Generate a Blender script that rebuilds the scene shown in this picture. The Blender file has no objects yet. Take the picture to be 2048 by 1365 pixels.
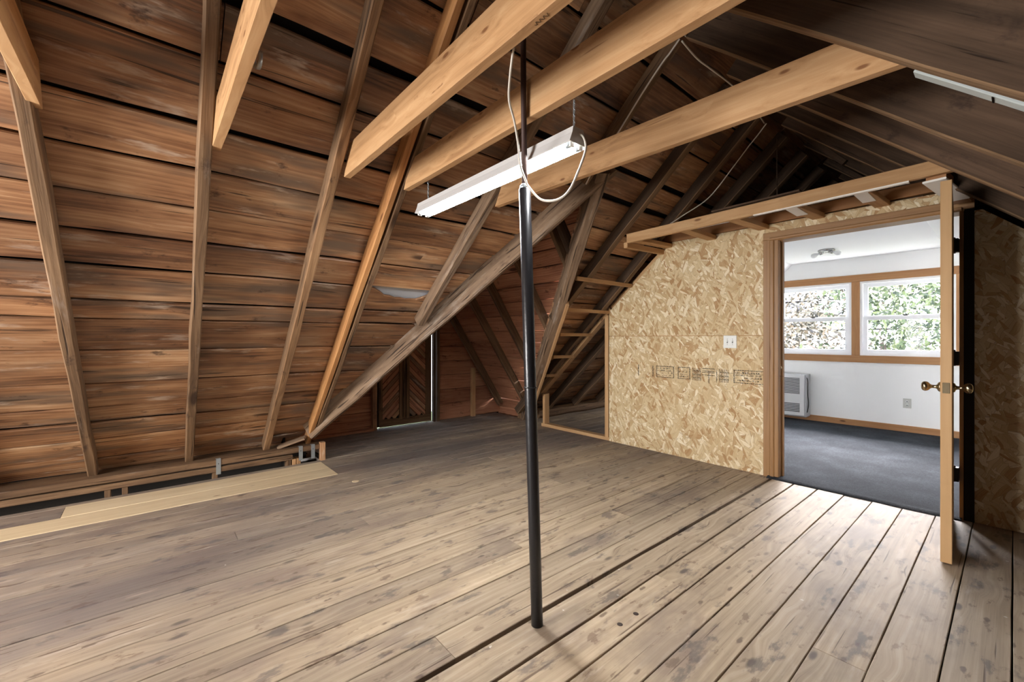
import bpy, bmesh, math, random
from mathutils import Vector, Matrix, noise as mnoise
random.seed(7)
C = bpy.context.scene.collection
PI = math.pi

# ------------------------------------------------------------------ camera
cam_d = bpy.data.cameras.new('camera'); cam = bpy.data.objects.new('camera', cam_d); C.objects.link(cam)
cam.location = (0, 0, 1.19); cam.rotation_euler = (PI/2, 0, 0.86613)
cam_d.sensor_width = 36; cam_d.lens = 853.47/2048*36; cam_d.shift_y = -4.9/2048; cam_d.clip_start = .02
bpy.context.scene.camera = cam
# ------------------------------------------------------------------ world, lights, exposure
sc = bpy.context.scene
w = bpy.data.worlds.new('sky'); sc.world = w; w.use_nodes = True
bg = w.node_tree.nodes['Background']; bg.inputs[0].default_value = (.80, .90, 1, 1); bg.inputs[1].default_value = 3.4
def area(name, loc, target, sx, sy, power, col):
    d = bpy.data.lights.new(name, 'AREA'); d.shape = 'RECTANGLE'; d.size = sx; d.size_y = sy; d.energy = power; d.color = col
    o = bpy.data.objects.new(name, d); C.objects.link(o); o.location = loc
    o.rotation_euler = (Vector(target)-Vector(loc)).to_track_quat('-Z', 'Z').to_euler(); return o
area('rear_fill_light', (-2.35, -2.9, 1.15), (-2.0, 2.5, 1.35), 1.3, 1.2, 104, (1, .98, .96))  # added fill behind the camera, standing in for an unseen window
area('far_window_light', (-1.35, 10.0, 3.35), (-1.3, 5.0, .8), 4.6, 1.6, 2050, (.99, .97, 1))
area('knee_fill_light', (-3.95, 7.15, .55), (-4.3, 4.6, .1), .3, .3, 7, (1, .98, .95))  # added fill for the dim space behind the stud opening; no vent there
sd = bpy.data.lights.new('sun', 'SUN'); sd.energy = 1.1; sd.angle = .02; sd.color = (1, .96, .88)
so = bpy.data.objects.new('sun', sd); C.objects.link(so); so.rotation_euler = Vector((-.35, .75, -.8)).to_track_quat('-Z', 'Z').to_euler()
sc.view_settings.view_transform = 'Standard'; sc.view_settings.look = 'None'
sc.view_settings.exposure = 1.33; sc.view_settings.gamma = 1; sc.view_settings.use_curve_mapping = False

# ------------------------------------------------------------------ helpers
def link(o, parent=None):
    C.objects.link(o)
    if parent: o.parent = parent
    return o
def empty(name, loc=(0, 0, 0)):
    o = bpy.data.objects.new(name, None); o.location = loc; o.empty_display_size = .05; WM[o.name] = Matrix.Translation(loc); return link(o)
def tag(o, label, cat, group=None):
    o['label'] = label; o['category'] = cat
    if group: o['group'] = group
    return o
def struct(name, loc=(0, 0, 0)):
    o = empty(name, loc); o['kind'] = 'structure'; return o
def put(o, parent, M):
    if parent is not None:
        o.parent = parent
        o.matrix_local = WM[parent.name].inverted() @ M
    else:
        o.matrix_world = M
    WM[o.name] = M.copy()
    return o
WM = {}
def mesh_obj(name, bm, mat, parent=None, M=None, smooth=False):
    bmesh.ops.recalc_face_normals(bm, faces=bm.faces)
    me = bpy.data.meshes.new(name); bm.to_mesh(me); bm.free()
    if smooth:
        for p in me.polygons: p.use_smooth = True
    for m in (mat if isinstance(mat, (list, tuple)) else [mat]): me.materials.append(m)
    o = bpy.data.objects.new(name, me); C.objects.link(o)
    put(o, parent, M if M is not None else Matrix.Identity(4))
    return o
def frame(p0, p1, up):
    p0, p1, up = Vector(p0), Vector(p1), Vector(up)
    x = (p1-p0).normalized(); y = up.cross(x).normalized(); z = x.cross(y)
    M = Matrix((x, y, z)).transposed().to_4x4(); M.translation = p0
    return M, (p1-p0).length
def beam(name, p0, p1, up, wd, dp, mat, parent=None, ch=.003, seg=1, wob=0, sk0=(0, 0), sk1=(0, 0), topf=None, sd=None):
    """timber from p0 to p1 (centre of section), wd across, dp along up; sk = end skew (per local y, per local z)"""
    M, L = frame(p0, p1, up)
    a, b = wd/2, dp/2; c = min(ch, a*.45, b*.45)
    prof = [(-a+c, -b), (a-c, -b), (a, -b+c), (a, b-c), (a-c, b), (-a+c, b), (-a, b-c), (-a, -b+c)]
    bm = bmesh.new(); rings = []; r = random.Random(sd if sd is not None else random.random())
    o1, o2, o3 = r.uniform(0, 99), r.uniform(0, 99), r.uniform(0, 99)
    for i in range(seg+1):
        t = i/seg; ring = []
        for (y, z) in prof:
            dy = dz = 0
            if wob:
                xx = t*L*2.3
                dy = wob*mnoise.noise(Vector((xx, o1+(3 if y > 0 else 0), 0))); dz = wob*mnoise.noise(Vector((xx, o2+(3 if z > 0 else 0), 0)))
            yy, zz = y+dy, z+dz
            if topf: yy = topf(t*L, yy)
            x = t*L + (1-t)*(sk0[0]*yy+sk0[1]*zz) + t*(sk1[0]*yy+sk1[1]*zz)
            ring.append(bm.verts.new((x, yy, zz)))
        rings.append(ring)
    for i in range(seg):
        for k in range(8):
            f = bm.faces.new((rings[i][k], rings[i][(k+1) % 8], rings[i+1][(k+1) % 8], rings[i+1][k]))
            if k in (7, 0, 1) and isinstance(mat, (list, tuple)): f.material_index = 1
    bm.faces.new(rings[0]); bm.faces.new(rings[-1])
    return mesh_obj(name, bm, mat, parent, M)
def box(name, x0, x1, y0, y1, z0, z1, mat, parent=None, ch=0):
    bm = bmesh.new(); c = Vector(((x0+x1)/2, (y0+y1)/2, (z0+z1)/2))
    bmesh.ops.create_cube(bm, size=1)
    bmesh.ops.scale(bm, vec=(x1-x0, y1-y0, z1-z0), verts=bm.verts)
    if ch: bmesh.ops.bevel(bm, geom=list(bm.edges), offset=ch, segments=1, affect='EDGES')
    return mesh_obj(name, bm, mat, parent, Matrix.Translation(c))
def addbox(bm, x0, x1, y0, y1, z0, z1):
    v = [bm.verts.new((x, y, z)) for x in (x0, x1) for y in (y0, y1) for z in (z0, z1)]
    for f in ((0, 1, 3, 2), (4, 6, 7, 5), (0, 4, 5, 1), (2, 3, 7, 6), (0, 2, 6, 4), (1, 5, 7, 3)): bm.faces.new([v[i] for i in f])
def tube(name, pts, r, mat, parent=None, seg=8, smooth_n=6):
    P = [Vector(p) for p in pts]
    if smooth_n > 1 and len(P) > 2:
        Q = []
        for i in range(len(P)-1):
            p0 = P[max(i-1, 0)]; p1 = P[i]; p2 = P[i+1]; p3 = P[min(i+2, len(P)-1)]
            for k in range(smooth_n):
                t = k/smooth_n
                Q.append(.5*((2*p1)+(p2-p0)*t+(2*p0-5*p1+4*p2-p3)*t*t+(3*p1-p0-3*p2+p3)*t**3))
        Q.append(P[-1]); P = Q
    org = P[0].copy(); bm = bmesh.new(); rings = []; n = None
    for i, p in enumerate(P):
        d = (P[min(i+1, len(P)-1)]-P[max(i-1, 0)]).normalized()
        if n is None: n = d.orthogonal().normalized()
        n = (n-d*n.dot(d)).normalized(); b = d.cross(n)
        rr = r[i] if isinstance(r, (list, tuple)) else r
        rings.append([bm.verts.new(p-org+rr*(math.cos(2*PI*k/seg)*n+math.sin(2*PI*k/seg)*b)) for k in range(seg)])
    for i in range(len(rings)-1):
        for k in range(seg): bm.faces.new((rings[i][k], rings[i][(k+1) % seg], rings[i+1][(k+1) % seg], rings[i+1][k]))
    bm.faces.new(rings[0]); bm.faces.new(rings[-1])
    return mesh_obj(name, bm, mat, parent, Matrix.Translation(org), smooth=True)
def lathe(name, prof, M, mat, parent=None, seg=20, smooth=True):
    """prof: (radius, height along local z)"""
    bm = bmesh.new(); rings = []
    for r, z in prof: rings.append([bm.verts.new((max(r, 1e-4)*math.cos(2*PI*k/seg), max(r, 1e-4)*math.sin(2*PI*k/seg), z)) for k in range(seg)])
    for i in range(len(rings)-1):
        for k in range(seg): bm.faces.new((rings[i][k], rings[i][(k+1) % seg], rings[i+1][(k+1) % seg], rings[i+1][k]))
    bm.faces.new(rings[0]); bm.faces.new(rings[-1])
    return mesh_obj(name, bm, mat, parent, M, smooth=smooth)
def prism(name, pts, y0, y1, mat, parent=None):
    """polygon in x,z extruded along y"""
    cx = sum(p[0] for p in pts)/len(pts); cz = sum(p[1] for p in pts)/len(pts); cy = (y0+y1)/2
    bm = bmesh.new(); a = [bm.verts.new((x-cx, y0-cy, z-cz)) for x, z in pts]; b = [bm.verts.new((x-cx, y1-cy, z-cz)) for x, z in pts]
    n = len(pts); bm.faces.new(a); bm.faces.new(b)
    for i in range(n): bm.faces.new((a[i], a[(i+1) % n], b[(i+1) % n], b[i]))
    return mesh_obj(name, bm, mat, parent, Matrix.Translation((cx, cy, cz)))

# ------------------------------------------------------------------ materials
class N:
    def __init__(s, name):
        s.m = bpy.data.materials.new(name); s.m.use_nodes = True; s.t = s.m.node_tree; s.n = s.t.nodes
        s.b = s.n['Principled BSDF']; s.out = s.n['Material Output']
    def new(s, typ, **kw):
        o = s.n.new(typ)
        for k, v in kw.items(): setattr(o, k, v)
        return o
    def set(s, sock, v):
        if isinstance(v, bpy.types.NodeSocket): s.t.links.new(v, sock)
        else: sock.default_value = v
    def math(s, op, a, b=None, c=None, clamp=False):
        o = s.new('ShaderNodeMath', operation=op, use_clamp=clamp); s.set(o.inputs[0], a)
        if b is not None: s.set(o.inputs[1], b)
        if c is not None: s.set(o.inputs[2], c)
        return o.outputs[0]
    def vmath(s, op, a, b):
        o = s.new('ShaderNodeVectorMath', operation=op); s.set(o.inputs[0], a); s.set(o.inputs[1], b); return o.outputs[0]
    def sep(s, v):
        o = s.new('ShaderNodeSeparateXYZ'); s.set(o.inputs[0], v); return o.outputs
    def comb(s, x, y, z):
        o = s.new('ShaderNodeCombineXYZ'); s.set(o.inputs[0], x); s.set(o.inputs[1], y); s.set(o.inputs[2], z); return o.outputs[0]
    def noise(s, v, scale=1, detail=2, rough=.5, dist=0):
        o = s.new('ShaderNodeTexNoise'); s.set(o.inputs['Vector'], v); o.inputs['Scale'].default_value = scale
        o.inputs['Detail'].default_value = detail; o.inputs['Roughness'].default_value = rough; o.inputs['Distortion'].default_value = dist
        return o.outputs[0]
    def vor(s, v, scale=1, feature='F1', dim='3D', rnd=1):
        o = s.new('ShaderNodeTexVoronoi', feature=feature, voronoi_dimensions=dim); s.set(o.inputs['Vector'], v); o.inputs['Scale'].default_value = scale
        o.inputs['Randomness'].default_value = rnd; return o.outputs
    def mr(s, v, a, b, c=0., d=1., smooth=True):
        o = s.new('ShaderNodeMapRange', interpolation_type='SMOOTHSTEP' if smooth else 'LINEAR')
        s.set(o.inputs[0], v); s.set(o.inputs[1], a); s.set(o.inputs[2], b); s.set(o.inputs[3], c); s.set(o.inputs[4], d); return o.outputs[0]
    def ramp(s, v, stops):
        o = s.new('ShaderNodeValToRGB'); s.set(o.inputs[0], v); e = o.color_ramp.elements
        while len(e) < len(stops): e.new(.5)
        for i, (p, c) in enumerate(stops): e[i].position = p; e[i].color = (*c, 1)
        return o.outputs[0]
    def mix(s, f, a, b, bt='MIX'):
        o = s.new('ShaderNodeMix', data_type='RGBA', blend_type=bt); s.set(o.inputs[0], f)
        for k, v in ((6, a), (7, b)): s.set(o.inputs[k], (*v, 1) if isinstance(v, tuple) and len(v) == 3 else v)
        return o.outputs[2]
    def bump(s, h, strength=.3, dist=.002):
        o = s.new('ShaderNodeBump'); s.set(o.inputs['Height'], h); o.inputs['Strength'].default_value = strength; o.inputs['Distance'].default_value = dist
        s.t.links.new(o.outputs[0], s.b.inputs['Normal']); return o
def srgb(r, g, b):
    f = lambda c: ((c/255+.055)/1.055)**2.4 if c > 10 else c/255/12.92
    return (f(r), f(g), f(b))
def plain(name, col, rough=.5, metal=0, bumpn=None, spec=.5):
    n = N(name); n.b.inputs['Base Color'].default_value = (*col, 1); n.b.inputs['Roughness'].default_value = rough; n.b.inputs['Metallic'].default_value = metal
    n.b.inputs['Specular IOR Level'].default_value = spec
    if bumpn:
        tc = n.new('ShaderNodeTexCoord'); h = n.noise(tc.outputs['Object'], bumpn[0], 3); n.bump(h, bumpn[1], .003)
    return n.m
def wood(name, stops, knotcol, tint=((.8, .8, .8), (1.15, 1.1, 1.05)), knots=.5, knot_r=.20, ring=240, crack=.66, crackcol=(.02, .012, .008),
         white=None, rough=.7, bump=.5, stain=None, grey=None, fine=.3, warp=.05, worlddirt=None, nails=0, spec=.25, kscale=(1.7, 7, 7), spots=None, gs=.08, blots=.5):
    n = N(name); tc = n.new('ShaderNodeTexCoord').outputs['Object']; rnd = n.new('ShaderNodeObjectInfo').outputs['Random']
    off = n.comb(n.math('MULTIPLY', rnd, 47.), n.math('MULTIPLY', rnd, 31.), n.math('MULTIPLY', rnd, 23.))
    v = n.vmath('ADD', tc, off); x, y, z = n.sep(v)
    kv = n.vor(n.vmath('MULTIPLY', v, kscale)); kd = kv['Distance']; kr = n.sep(kv['Color'])[0]
    kon = n.math('GREATER_THAN', kr, 1-knots)
    kfall = n.math('MULTIPLY', n.mr(kd, 0., .6, 1., 0.), kon)
    n1 = n.noise(n.vmath('MULTIPLY', v, (.8, 4, 4)), 1, 2)
    yw = n.math('ADD', n.math('ADD', y, n.math('MULTIPLY', n1, warp)), n.math('MULTIPLY', kfall, .035))
    vw = n.comb(x, yw, z)
    streak = n.noise(n.vmath('MULTIPLY', vw, (.9, 26, 26)), 1, 3, .6)
    fib = n.noise(n.vmath('MULTIPLY', vw, (4, 190, 190)), 1, 2, .6)
    g = n.math('SINE', n.math('ADD', n.math('MULTIPLY', n.math('ADD', yw, n.math('MULTIPLY', z, .7)), float(ring)), n.math('MULTIPLY', n1, 14.)))
    g = n.math('POWER', n.math('MULTIPLY_ADD', g, .5, .5), 1.8)
    blot = n.noise(n.vmath('MULTIPLY', v, (1.3, 5, 5)), 1, 4, .6)
    t = n.math('ADD', n.math('MULTIPLY', streak, .42), n.math('MULTIPLY', g, gs)); t = n.math('ADD', t, n.math('MULTIPLY', fib, fine))
    t = n.math('ADD', t, n.math('MULTIPLY', blot, blots))
    t = n.math('SUBTRACT', t, fine*.5+gs*.5-.04+(blots-.5)*.5)
    col = n.ramp(t, stops)
    if grey:
        gm = n.noise(n.vmath('MULTIPLY', v, (1.1, 7, 7)), 1, 3, .6); col = n.mix(n.mr(gm, grey[1], grey[2]), col, grey[0])
    if worlddirt:
        gp = n.new('ShaderNodeNewGeometry').outputs['Position']
        for (wc, amt, lo, hi, scale, centre, rad) in worlddirt:
            nn = n.noise(n.vmath('MULTIPLY', gp, scale), 1, 5, .62); m = n.mr(nn, lo, hi, 0., amt)
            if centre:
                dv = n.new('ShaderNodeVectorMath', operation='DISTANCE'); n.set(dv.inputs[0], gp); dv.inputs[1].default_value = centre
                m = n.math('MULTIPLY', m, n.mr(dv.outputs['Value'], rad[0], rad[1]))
            col = n.mix(m, col, wc)
    if name == 'floor_plank':
        sv = n.vor(n.vmath('MULTIPLY', v, (7, 7, 7))); so_ = n.math('GREATER_THAN', n.sep(sv['Color'])[2], .80)
        col = n.mix(n.math('MULTIPLY', n.mr(n.math('ADD', sv['Distance'], n.math('MULTIPLY', n.noise(v, 90, 2), .12)), .08, .11, .8, 0.), so_), col, srgb(226, 220, 210))
    if white:
        wm = n.noise(n.vmath('MULTIPLY', v, (2.2, 11, 11)), 1, 5, .65); col = n.mix(n.mr(wm, white[1], white[2], 0., white[3]), col, white[0])
    if stain:
        sm = n.noise(n.vmath('MULTIPLY', v, (5, 9, 9)), 1, 5, .7); col = n.mix(n.mr(sm, stain[1], stain[2], 0., .75), col, stain[0])
    if spots:
        sp = n.vor(n.vmath('MULTIPLY', v, (9, 24, 24))); on = n.math('GREATER_THAN', n.sep(sp['Color'])[1], 1-spots[1])
        wob = n.math('ADD', sp['Distance'], n.math('MULTIPLY', n.noise(v, 40, 2), .3))
        col = n.mix(n.math('MULTIPLY', n.mr(wob, .28, .42, .8, 0.), on), col, spots[0])
    cm = n.noise(n.vmath('MULTIPLY', vw, (1.4, 55, 55)), 1, 2, .5); cmask = n.mr(cm, crack, crack+.05)
    col = n.mix(n.math('MULTIPLY', cmask, .8), col, crackcol)
    kin = n.math('MULTIPLY', n.mr(kd, knot_r*.45, knot_r, 1., 0.), kon)
    col = n.mix(n.math('MULTIPLY', kin, .85), col, knotcol)
    tn = n.mix(rnd, tint[0], tint[1]); col = n.mix(1., col, tn, 'MULTIPLY')
    n.t.links.new(col, n.b.inputs['Base Color']); n.b.inputs['Roughness'].default_value = rough; n.b.inputs['Specular IOR Level'].default_value = spec
    h = n.math('SUBTRACT', t, n.math('ADD', n.math('MULTIPLY', cmask, .8), n.math('MULTIPLY', kin, .3)))
    n.bump(h, bump, .004)
    return n.m
m_sheath = wood('old_sheathing', [(.30, srgb(82, 56, 38)), (.42, srgb(136, 96, 66)), (.54, srgb(168, 126, 90)), (.70, srgb(200, 166, 130))], srgb(52, 28, 18),
    tint=((.66, .62, .60), (1.18, 1.16, 1.12)), knots=.35, knot_r=.2, rough=.5, spec=.45, fine=.22, white=(srgb(204, 188, 170), .58, .70, .6), stain=(srgb(50, 30, 22), .6, .72), grey=(srgb(112, 92, 76), .46, .68), crack=.655, blots=.8, gs=.05)
m_sheath_red = wood('red_sheathing', [(.26, srgb(104, 68, 52)), (.42, srgb(170, 118, 90)), (.58, srgb(194, 144, 112)), (.76, srgb(212, 174, 142))], srgb(50, 26, 18),
    tint=((.74, .66, .64), (1.08, 1.03, 1)), knots=.3, white=(srgb(150, 120, 110), .62, .75, .5), stain=(srgb(48, 26, 22), .58, .72), crack=.66)
m_old = wood('old_rafter', [(.28, srgb(66, 49, 36)), (.45, srgb(108, 84, 61)), (.6, srgb(132, 105, 78)), (.8, srgb(160, 133, 104))], srgb(46, 30, 22),
    tint=((.72, .68, .66), (1.08, 1.06, 1.06)), knots=.3, ring=150, white=(srgb(160, 145, 132), .62, .76, .45), stain=(srgb(58, 42, 34), .58, .72), rough=.8, bump=.7, crack=.64)
m_dark = wood('dark_rafter', [(.25, srgb(46, 35, 27)), (.45, srgb(78, 62, 48)), (.6, srgb(96, 77, 61)), (.8, srgb(118, 98, 80))], srgb(40, 28, 22),
    tint=((.75, .72, .7), (1.05, 1.0, 1.0)), knots=.2, ring=90, rough=.85, bump=.5, stain=(srgb(44, 32, 28), .56, .75), crack=.68, fine=.2)
m_litedge = wood('lit_sawn_edge', [(.25, srgb(82, 64, 48)), (.45, srgb(122, 97, 72)), (.7, srgb(154, 126, 98))], srgb(60, 42, 32), rough=.8, bump=.5)  # sawn edge made paler for the light that rafter undersides catch
m_edge2 = wood('pale_edge', [(.28, srgb(84, 62, 44)), (.45, srgb(130, 100, 72)), (.6, srgb(152, 120, 88)), (.8, srgb(172, 142, 110))], srgb(60, 42, 32), rough=.75, bump=.7, crack=.64, stain=(srgb(60, 46, 38), .6, .72))  # paler than the old rafter wood, for a bottom face
m_grey = wood('weathered_valley', [(.2, srgb(74, 60, 50)), (.45, srgb(124, 102, 82)), (.65, srgb(150, 126, 102)), (.85, srgb(182, 158, 130))], srgb(60, 44, 34),
    tint=((.9, .88, .86), (1.05, 1.03, 1.0)), knots=.5, ring=150, white=(srgb(170, 158, 146), .55, .7, .5), stain=(srgb(84, 66, 56), .58, .74), rough=.8, bump=.9, crack=.62, warp=.12)
m_new = wood('new_lumber', [(.3, srgb(150, 112, 76)), (.45, srgb(180, 140, 98)), (.6, srgb(194, 156, 114)), (.8, srgb(208, 174, 134))], srgb(112, 70, 40),
    tint=((.92, .88, .85), (1.04, 1.03, 1.02)), knots=.8, knot_r=.13, kscale=(4.6, 12, 12), ring=170, crack=.70, crackcol=srgb(128, 88, 56), rough=.6, bump=.25, fine=.2, warp=.06, spots=(srgb(132, 92, 58), .05))
m_orange = wood('orange_rafter', [(.25, srgb(132, 90, 54)), (.45, srgb(178, 128, 80)), (.65, srgb(200, 152, 100)), (.85, srgb(220, 180, 128))], srgb(90, 54, 30),
    tint=((.92, .9, .88), (1.03, 1, 1)), knots=.5, knot_r=.14, kscale=(3, 10, 10), ring=170, crack=.72, rough=.65, bump=.25, fine=.2, stain=(srgb(120, 80, 48), .62, .75))
m_frame = wood('framing_lumber', [(.2, srgb(158, 118, 80)), (.45, srgb(190, 150, 106)), (.65, srgb(206, 170, 126)), (.85, srgb(220, 190, 150))], srgb(110, 74, 46),
    tint=((.88, .86, .84), (1.05, 1.04, 1.04)), knots=.5, knot_r=.13, kscale=(3.4, 10, 10), ring=170, crack=.71, crackcol=srgb(120, 84, 54), rough=.65, bump=.2, fine=.2)
m_casing = wood('door_casing', [(.2, srgb(116, 82, 48)), (.45, srgb(146, 108, 66)), (.65, srgb(160, 122, 78)), (.85, srgb(174, 136, 90))], srgb(92, 56, 32),
    tint=((.96, .95, .95), (1.03, 1.02, 1.02)), knots=.15, ring=210, crack=.75, rough=.45, bump=.12, fine=.25, spec=.4)
m_doorw = wood('door_wood', [(.2, srgb(160, 122, 80)), (.45, srgb(184, 146, 100)), (.65, srgb(194, 156, 110)), (.85, srgb(204, 168, 124))], srgb(110, 76, 46),
    tint=((1, 1, 1), (1, 1, 1)), knots=.1, ring=120, crack=.8, rough=.5, bump=.08, fine=.12, spec=.4)
m_pine = wood('pine_trim', [(.2, srgb(142, 98, 64)), (.45, srgb(166, 120, 80)), (.65, srgb(178, 134, 92)), (.85, srgb(188, 146, 104))], srgb(74, 38, 22),
    tint=((.97, .97, .97), (1.02, 1.02, 1.02)), knots=.55, knot_r=.12, kscale=(2.6, 9, 9), ring=150, crack=.8, rough=.5, bump=.05, fine=.12)
m_shadecas = wood('shaded_casing', [(.2, srgb(22, 16, 13)), (.5, srgb(34, 25, 20)), (.85, srgb(48, 36, 30))], srgb(18, 12, 10), rough=.7, bump=.1)  # near-black: shade beside the open door put into the casing colour
m_floor = wood('floor_plank', [(.22, srgb(106, 93, 81)), (.36, srgb(158, 141, 120)), (.54, srgb(181, 163, 139)), (.75, srgb(202, 187, 165))], srgb(96, 86, 80),
    tint=((.78, .77, .78), (1.08, 1.06, 1.03)), knots=.38, knot_r=.16, kscale=(3.2, 9, 9), ring=190, crack=.66, crackcol=srgb(96, 78, 66), rough=.62, bump=.25, fine=.30, warp=.03, gs=.08, spec=.18,
    white=(srgb(214, 200, 184), .60, .74, .4), spots=(srgb(104, 88, 78), .10),
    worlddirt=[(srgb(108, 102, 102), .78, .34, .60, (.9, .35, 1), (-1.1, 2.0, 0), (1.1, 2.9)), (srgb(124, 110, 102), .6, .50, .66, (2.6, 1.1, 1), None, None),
               (srgb(92, 86, 87), .62, .565, .66, (11, 4, 1), None, None), (srgb(104, 84, 72), .55, .59, .66, (18, 7, 1), None, None)])
m_palef = wood('pale_floor_board', [(.2, srgb(186, 164, 128)), (.5, srgb(214, 194, 158)), (.85, srgb(228, 212, 182))], srgb(134, 104, 74), knots=.5, knot_r=.11, kscale=(3.4, 9, 9),
    tint=((.97, .97, .97), (1.02, 1.02, 1.02)), ring=130, crack=.72, crackcol=srgb(160, 134, 100), rough=.55, bump=.15, fine=.15)
m_void = plain('dark_void', (.012, .009, .007), .95, spec=0)
m_felt = plain('roofing_felt', (.012, .010, .010), .9, spec=.1)
m_black = plain('black_paint', (.012, .012, .014), .32, 0, (60, .25))
m_rod = plain('rusty_rod', srgb(62, 42, 36), .6, .3)
m_galv = plain('galvanised_steel', srgb(176, 186, 192), .35, .75, (25, .15))
m_sheet = plain('dull_sheet_metal', srgb(186, 192, 200), .6, .1, (12, .1))
m_wire = plain('white_cable', srgb(222, 214, 200), .5)
m_cordw = plain('cream_cord', srgb(205, 198, 186), .45)
m_whitep = plain('white_paint', srgb(236, 232, 224), .6)
m_wall = plain('white_drywall', srgb(244, 244, 243), .75, 0, (120, .04))
m_ceil = plain('white_ceiling', srgb(246, 246, 246), .8)
m_vinyl = plain('white_vinyl', srgb(244, 244, 246), .4)
m_plate = plain('ivory_plate', srgb(228, 230, 226), .4)
m_platehole = plain('dark_slot', (.02, .02, .02), .5)
m_outlet = plain('outlet_grey', srgb(196, 196, 190), .45)
m_brass = plain('aged_brass', srgb(176, 160, 128), .22, 1.0)
m_hinge = plain('dark_bronze', (.03, .024, .02), .35, .8)
m_chrome = plain('brushed_chrome', srgb(178, 178, 176), .25, .9)
m_reflector = plain('white_reflector', srgb(196, 194, 192), .35)
m_heater = plain('heater_grey', srgb(200, 200, 200), .4, .1)
m_heatside = plain('heater_side', srgb(168, 168, 170), .45, .1)
m_greypaint = plain('grey_painted_wood', srgb(176, 184, 182), .7, 0, (18, .5))
def emit(name, col, s):
    n = N(name); n.b.inputs['Base Color'].default_value = (*col, 1); n.b.inputs['Emission Color'].default_value = (*col, 1); n.b.inputs['Emission Strength'].default_value = s; return n.m
m_tube = emit('lit_tube', (.97, .985, 1), 74)
def glass(name, f=.004):
    n = N(name); tr = n.new('ShaderNodeBsdfTransparent'); gl = n.new('ShaderNodeBsdfGlossy'); gl.inputs['Roughness'].default_value = .02
    mx = n.new('ShaderNodeMixShader'); mx.inputs[0].default_value = f
    n.t.links.new(tr.outputs[0], mx.inputs[1]); n.t.links.new(gl.outputs[0], mx.inputs[2]); n.t.links.new(mx.outputs[0], n.out.inputs[0]); return n.m
m_glass = glass('window_glass'); m_bulb = plain('frosted_bulb', srgb(240, 240, 240), .15)
def osb():
    n = N('osb'); tc = n.new('ShaderNodeTexCoord').outputs['Object']; rnd = n.new('ShaderNodeObjectInfo').outputs['Random']
    x, y, z = n.sep(tc); p = n.comb(n.math('ADD', x, n.math('MULTIPLY', rnd, 20.)), n.math('ADD', z, n.math('MULTIPLY', rnd, 9.)), 0.)
    wv = n.new('ShaderNodeTexNoise'); n.set(wv.inputs['Vector'], p); wv.inputs['Scale'].default_value = 9; wv.inputs['Detail'].default_value = 1
    p = n.vmath('ADD', p, n.vmath('MULTIPLY', wv.outputs['Color'], (.03, .03, 0)))
    cols = [(0, srgb(120, 78, 44)), (.16, srgb(176, 138, 94)), (.35, srgb(198, 172, 130)), (.7, srgb(214, 194, 154)), (1, srgb(244, 234, 210))]
    fib = n.noise(p, 160, 3, .7)
    col = n.ramp(fib, [(.3, srgb(176, 140, 96)), (.7, srgb(208, 178, 134))]); hh = fib
    for i, (ang, sx, sy, thr) in enumerate([(.2, 6, 28, .2), (1.3, 7, 31, .4), (2.3, 6, 26, .45), (.8, 8, 36, .5), (2.8, 8, 24, .55), (1.75, 6, 30, .6), (.45, 10, 44, .62), (2.05, 10, 40, .7), (1.05, 14, 60, .72)]):
        rot = n.new('ShaderNodeVectorRotate', rotation_type='Z_AXIS'); n.set(rot.inputs['Vector'], p); rot.inputs['Angle'].default_value = ang
        q = n.vmath('MULTIPLY', n.vmath('ADD', rot.outputs[0], (i*3.7, i*1.9, 0)), (sx, sy, 1))
        v = n.vor(q, 1, dim='2D'); r, g, b = n.sep(v['Color'])
        e = n.vor(q, 1, 'DISTANCE_TO_EDGE', '2D')['Distance']
        f2 = n.noise(n.vmath('MULTIPLY', q, (1, 6, 1)), 1, 2)
        c = n.ramp(n.math('ADD', n.math('MULTIPLY', g, .75), n.math('MULTIPLY', f2, .3)), cols)
        c = n.mix(n.mr(e, 0., .06, .45, 0.), c, srgb(120, 84, 52))
        on = n.math('GREATER_THAN', r, thr)
        col = n.mix(on, col, c); hm = n.new('ShaderNodeMix'); n.set(hm.inputs[0], on); n.set(hm.inputs[2], hh); n.set(hm.inputs[3], n.math('ADD', b, n.mr(e, 0., .06, -.6, 0.))); hh = hm.outputs[0]
    n.t.links.new(col, n.b.inputs['Base Color']); n.b.inputs['Roughness'].default_value = .6; n.b.inputs['Specular IOR Level'].default_value = .3
    n.bump(hh, .35, .002); return n.m
m_osb = osb()
def carpet():
    n = N('carpet'); tc = n.new('ShaderNodeTexCoord').outputs['Object']; a = n.noise(tc, 260, 3, .7); b = n.noise(tc, 3, 3); c = n.noise(tc, 60, 2)
    t = n.math('ADD', n.math('ADD', n.math('MULTIPLY', a, .6), n.math('MULTIPLY', b, .25)), n.math('MULTIPLY', c, .15))
    n.t.links.new(n.ramp(t, [(.35, srgb(31, 33, 36)), (.5, srgb(52, 55, 60)), (.66, srgb(90, 93, 99))]), n.b.inputs['Base Color']); n.b.inputs['Roughness'].default_value = .95
    n.b.inputs['Specular IOR Level'].default_value = .1; n.bump(a, 1, .006); return n.m
m_carpet = carpet()
def leafmat(name, cs):
    n = N(name); r = n.new('ShaderNodeNewGeometry').outputs['Random Per Island']
    n.t.links.new(n.ramp(r, cs), n.b.inputs['Base Color']); n.b.inputs['Roughness'].default_value = .6; return n.m
m_leaf = leafmat('sunlit_leaves', [(0, srgb(34, 44, 32)), (.4, srgb(66, 78, 48)), (.7, srgb(112, 120, 82)), (1, srgb(190, 190, 176))])
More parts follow.
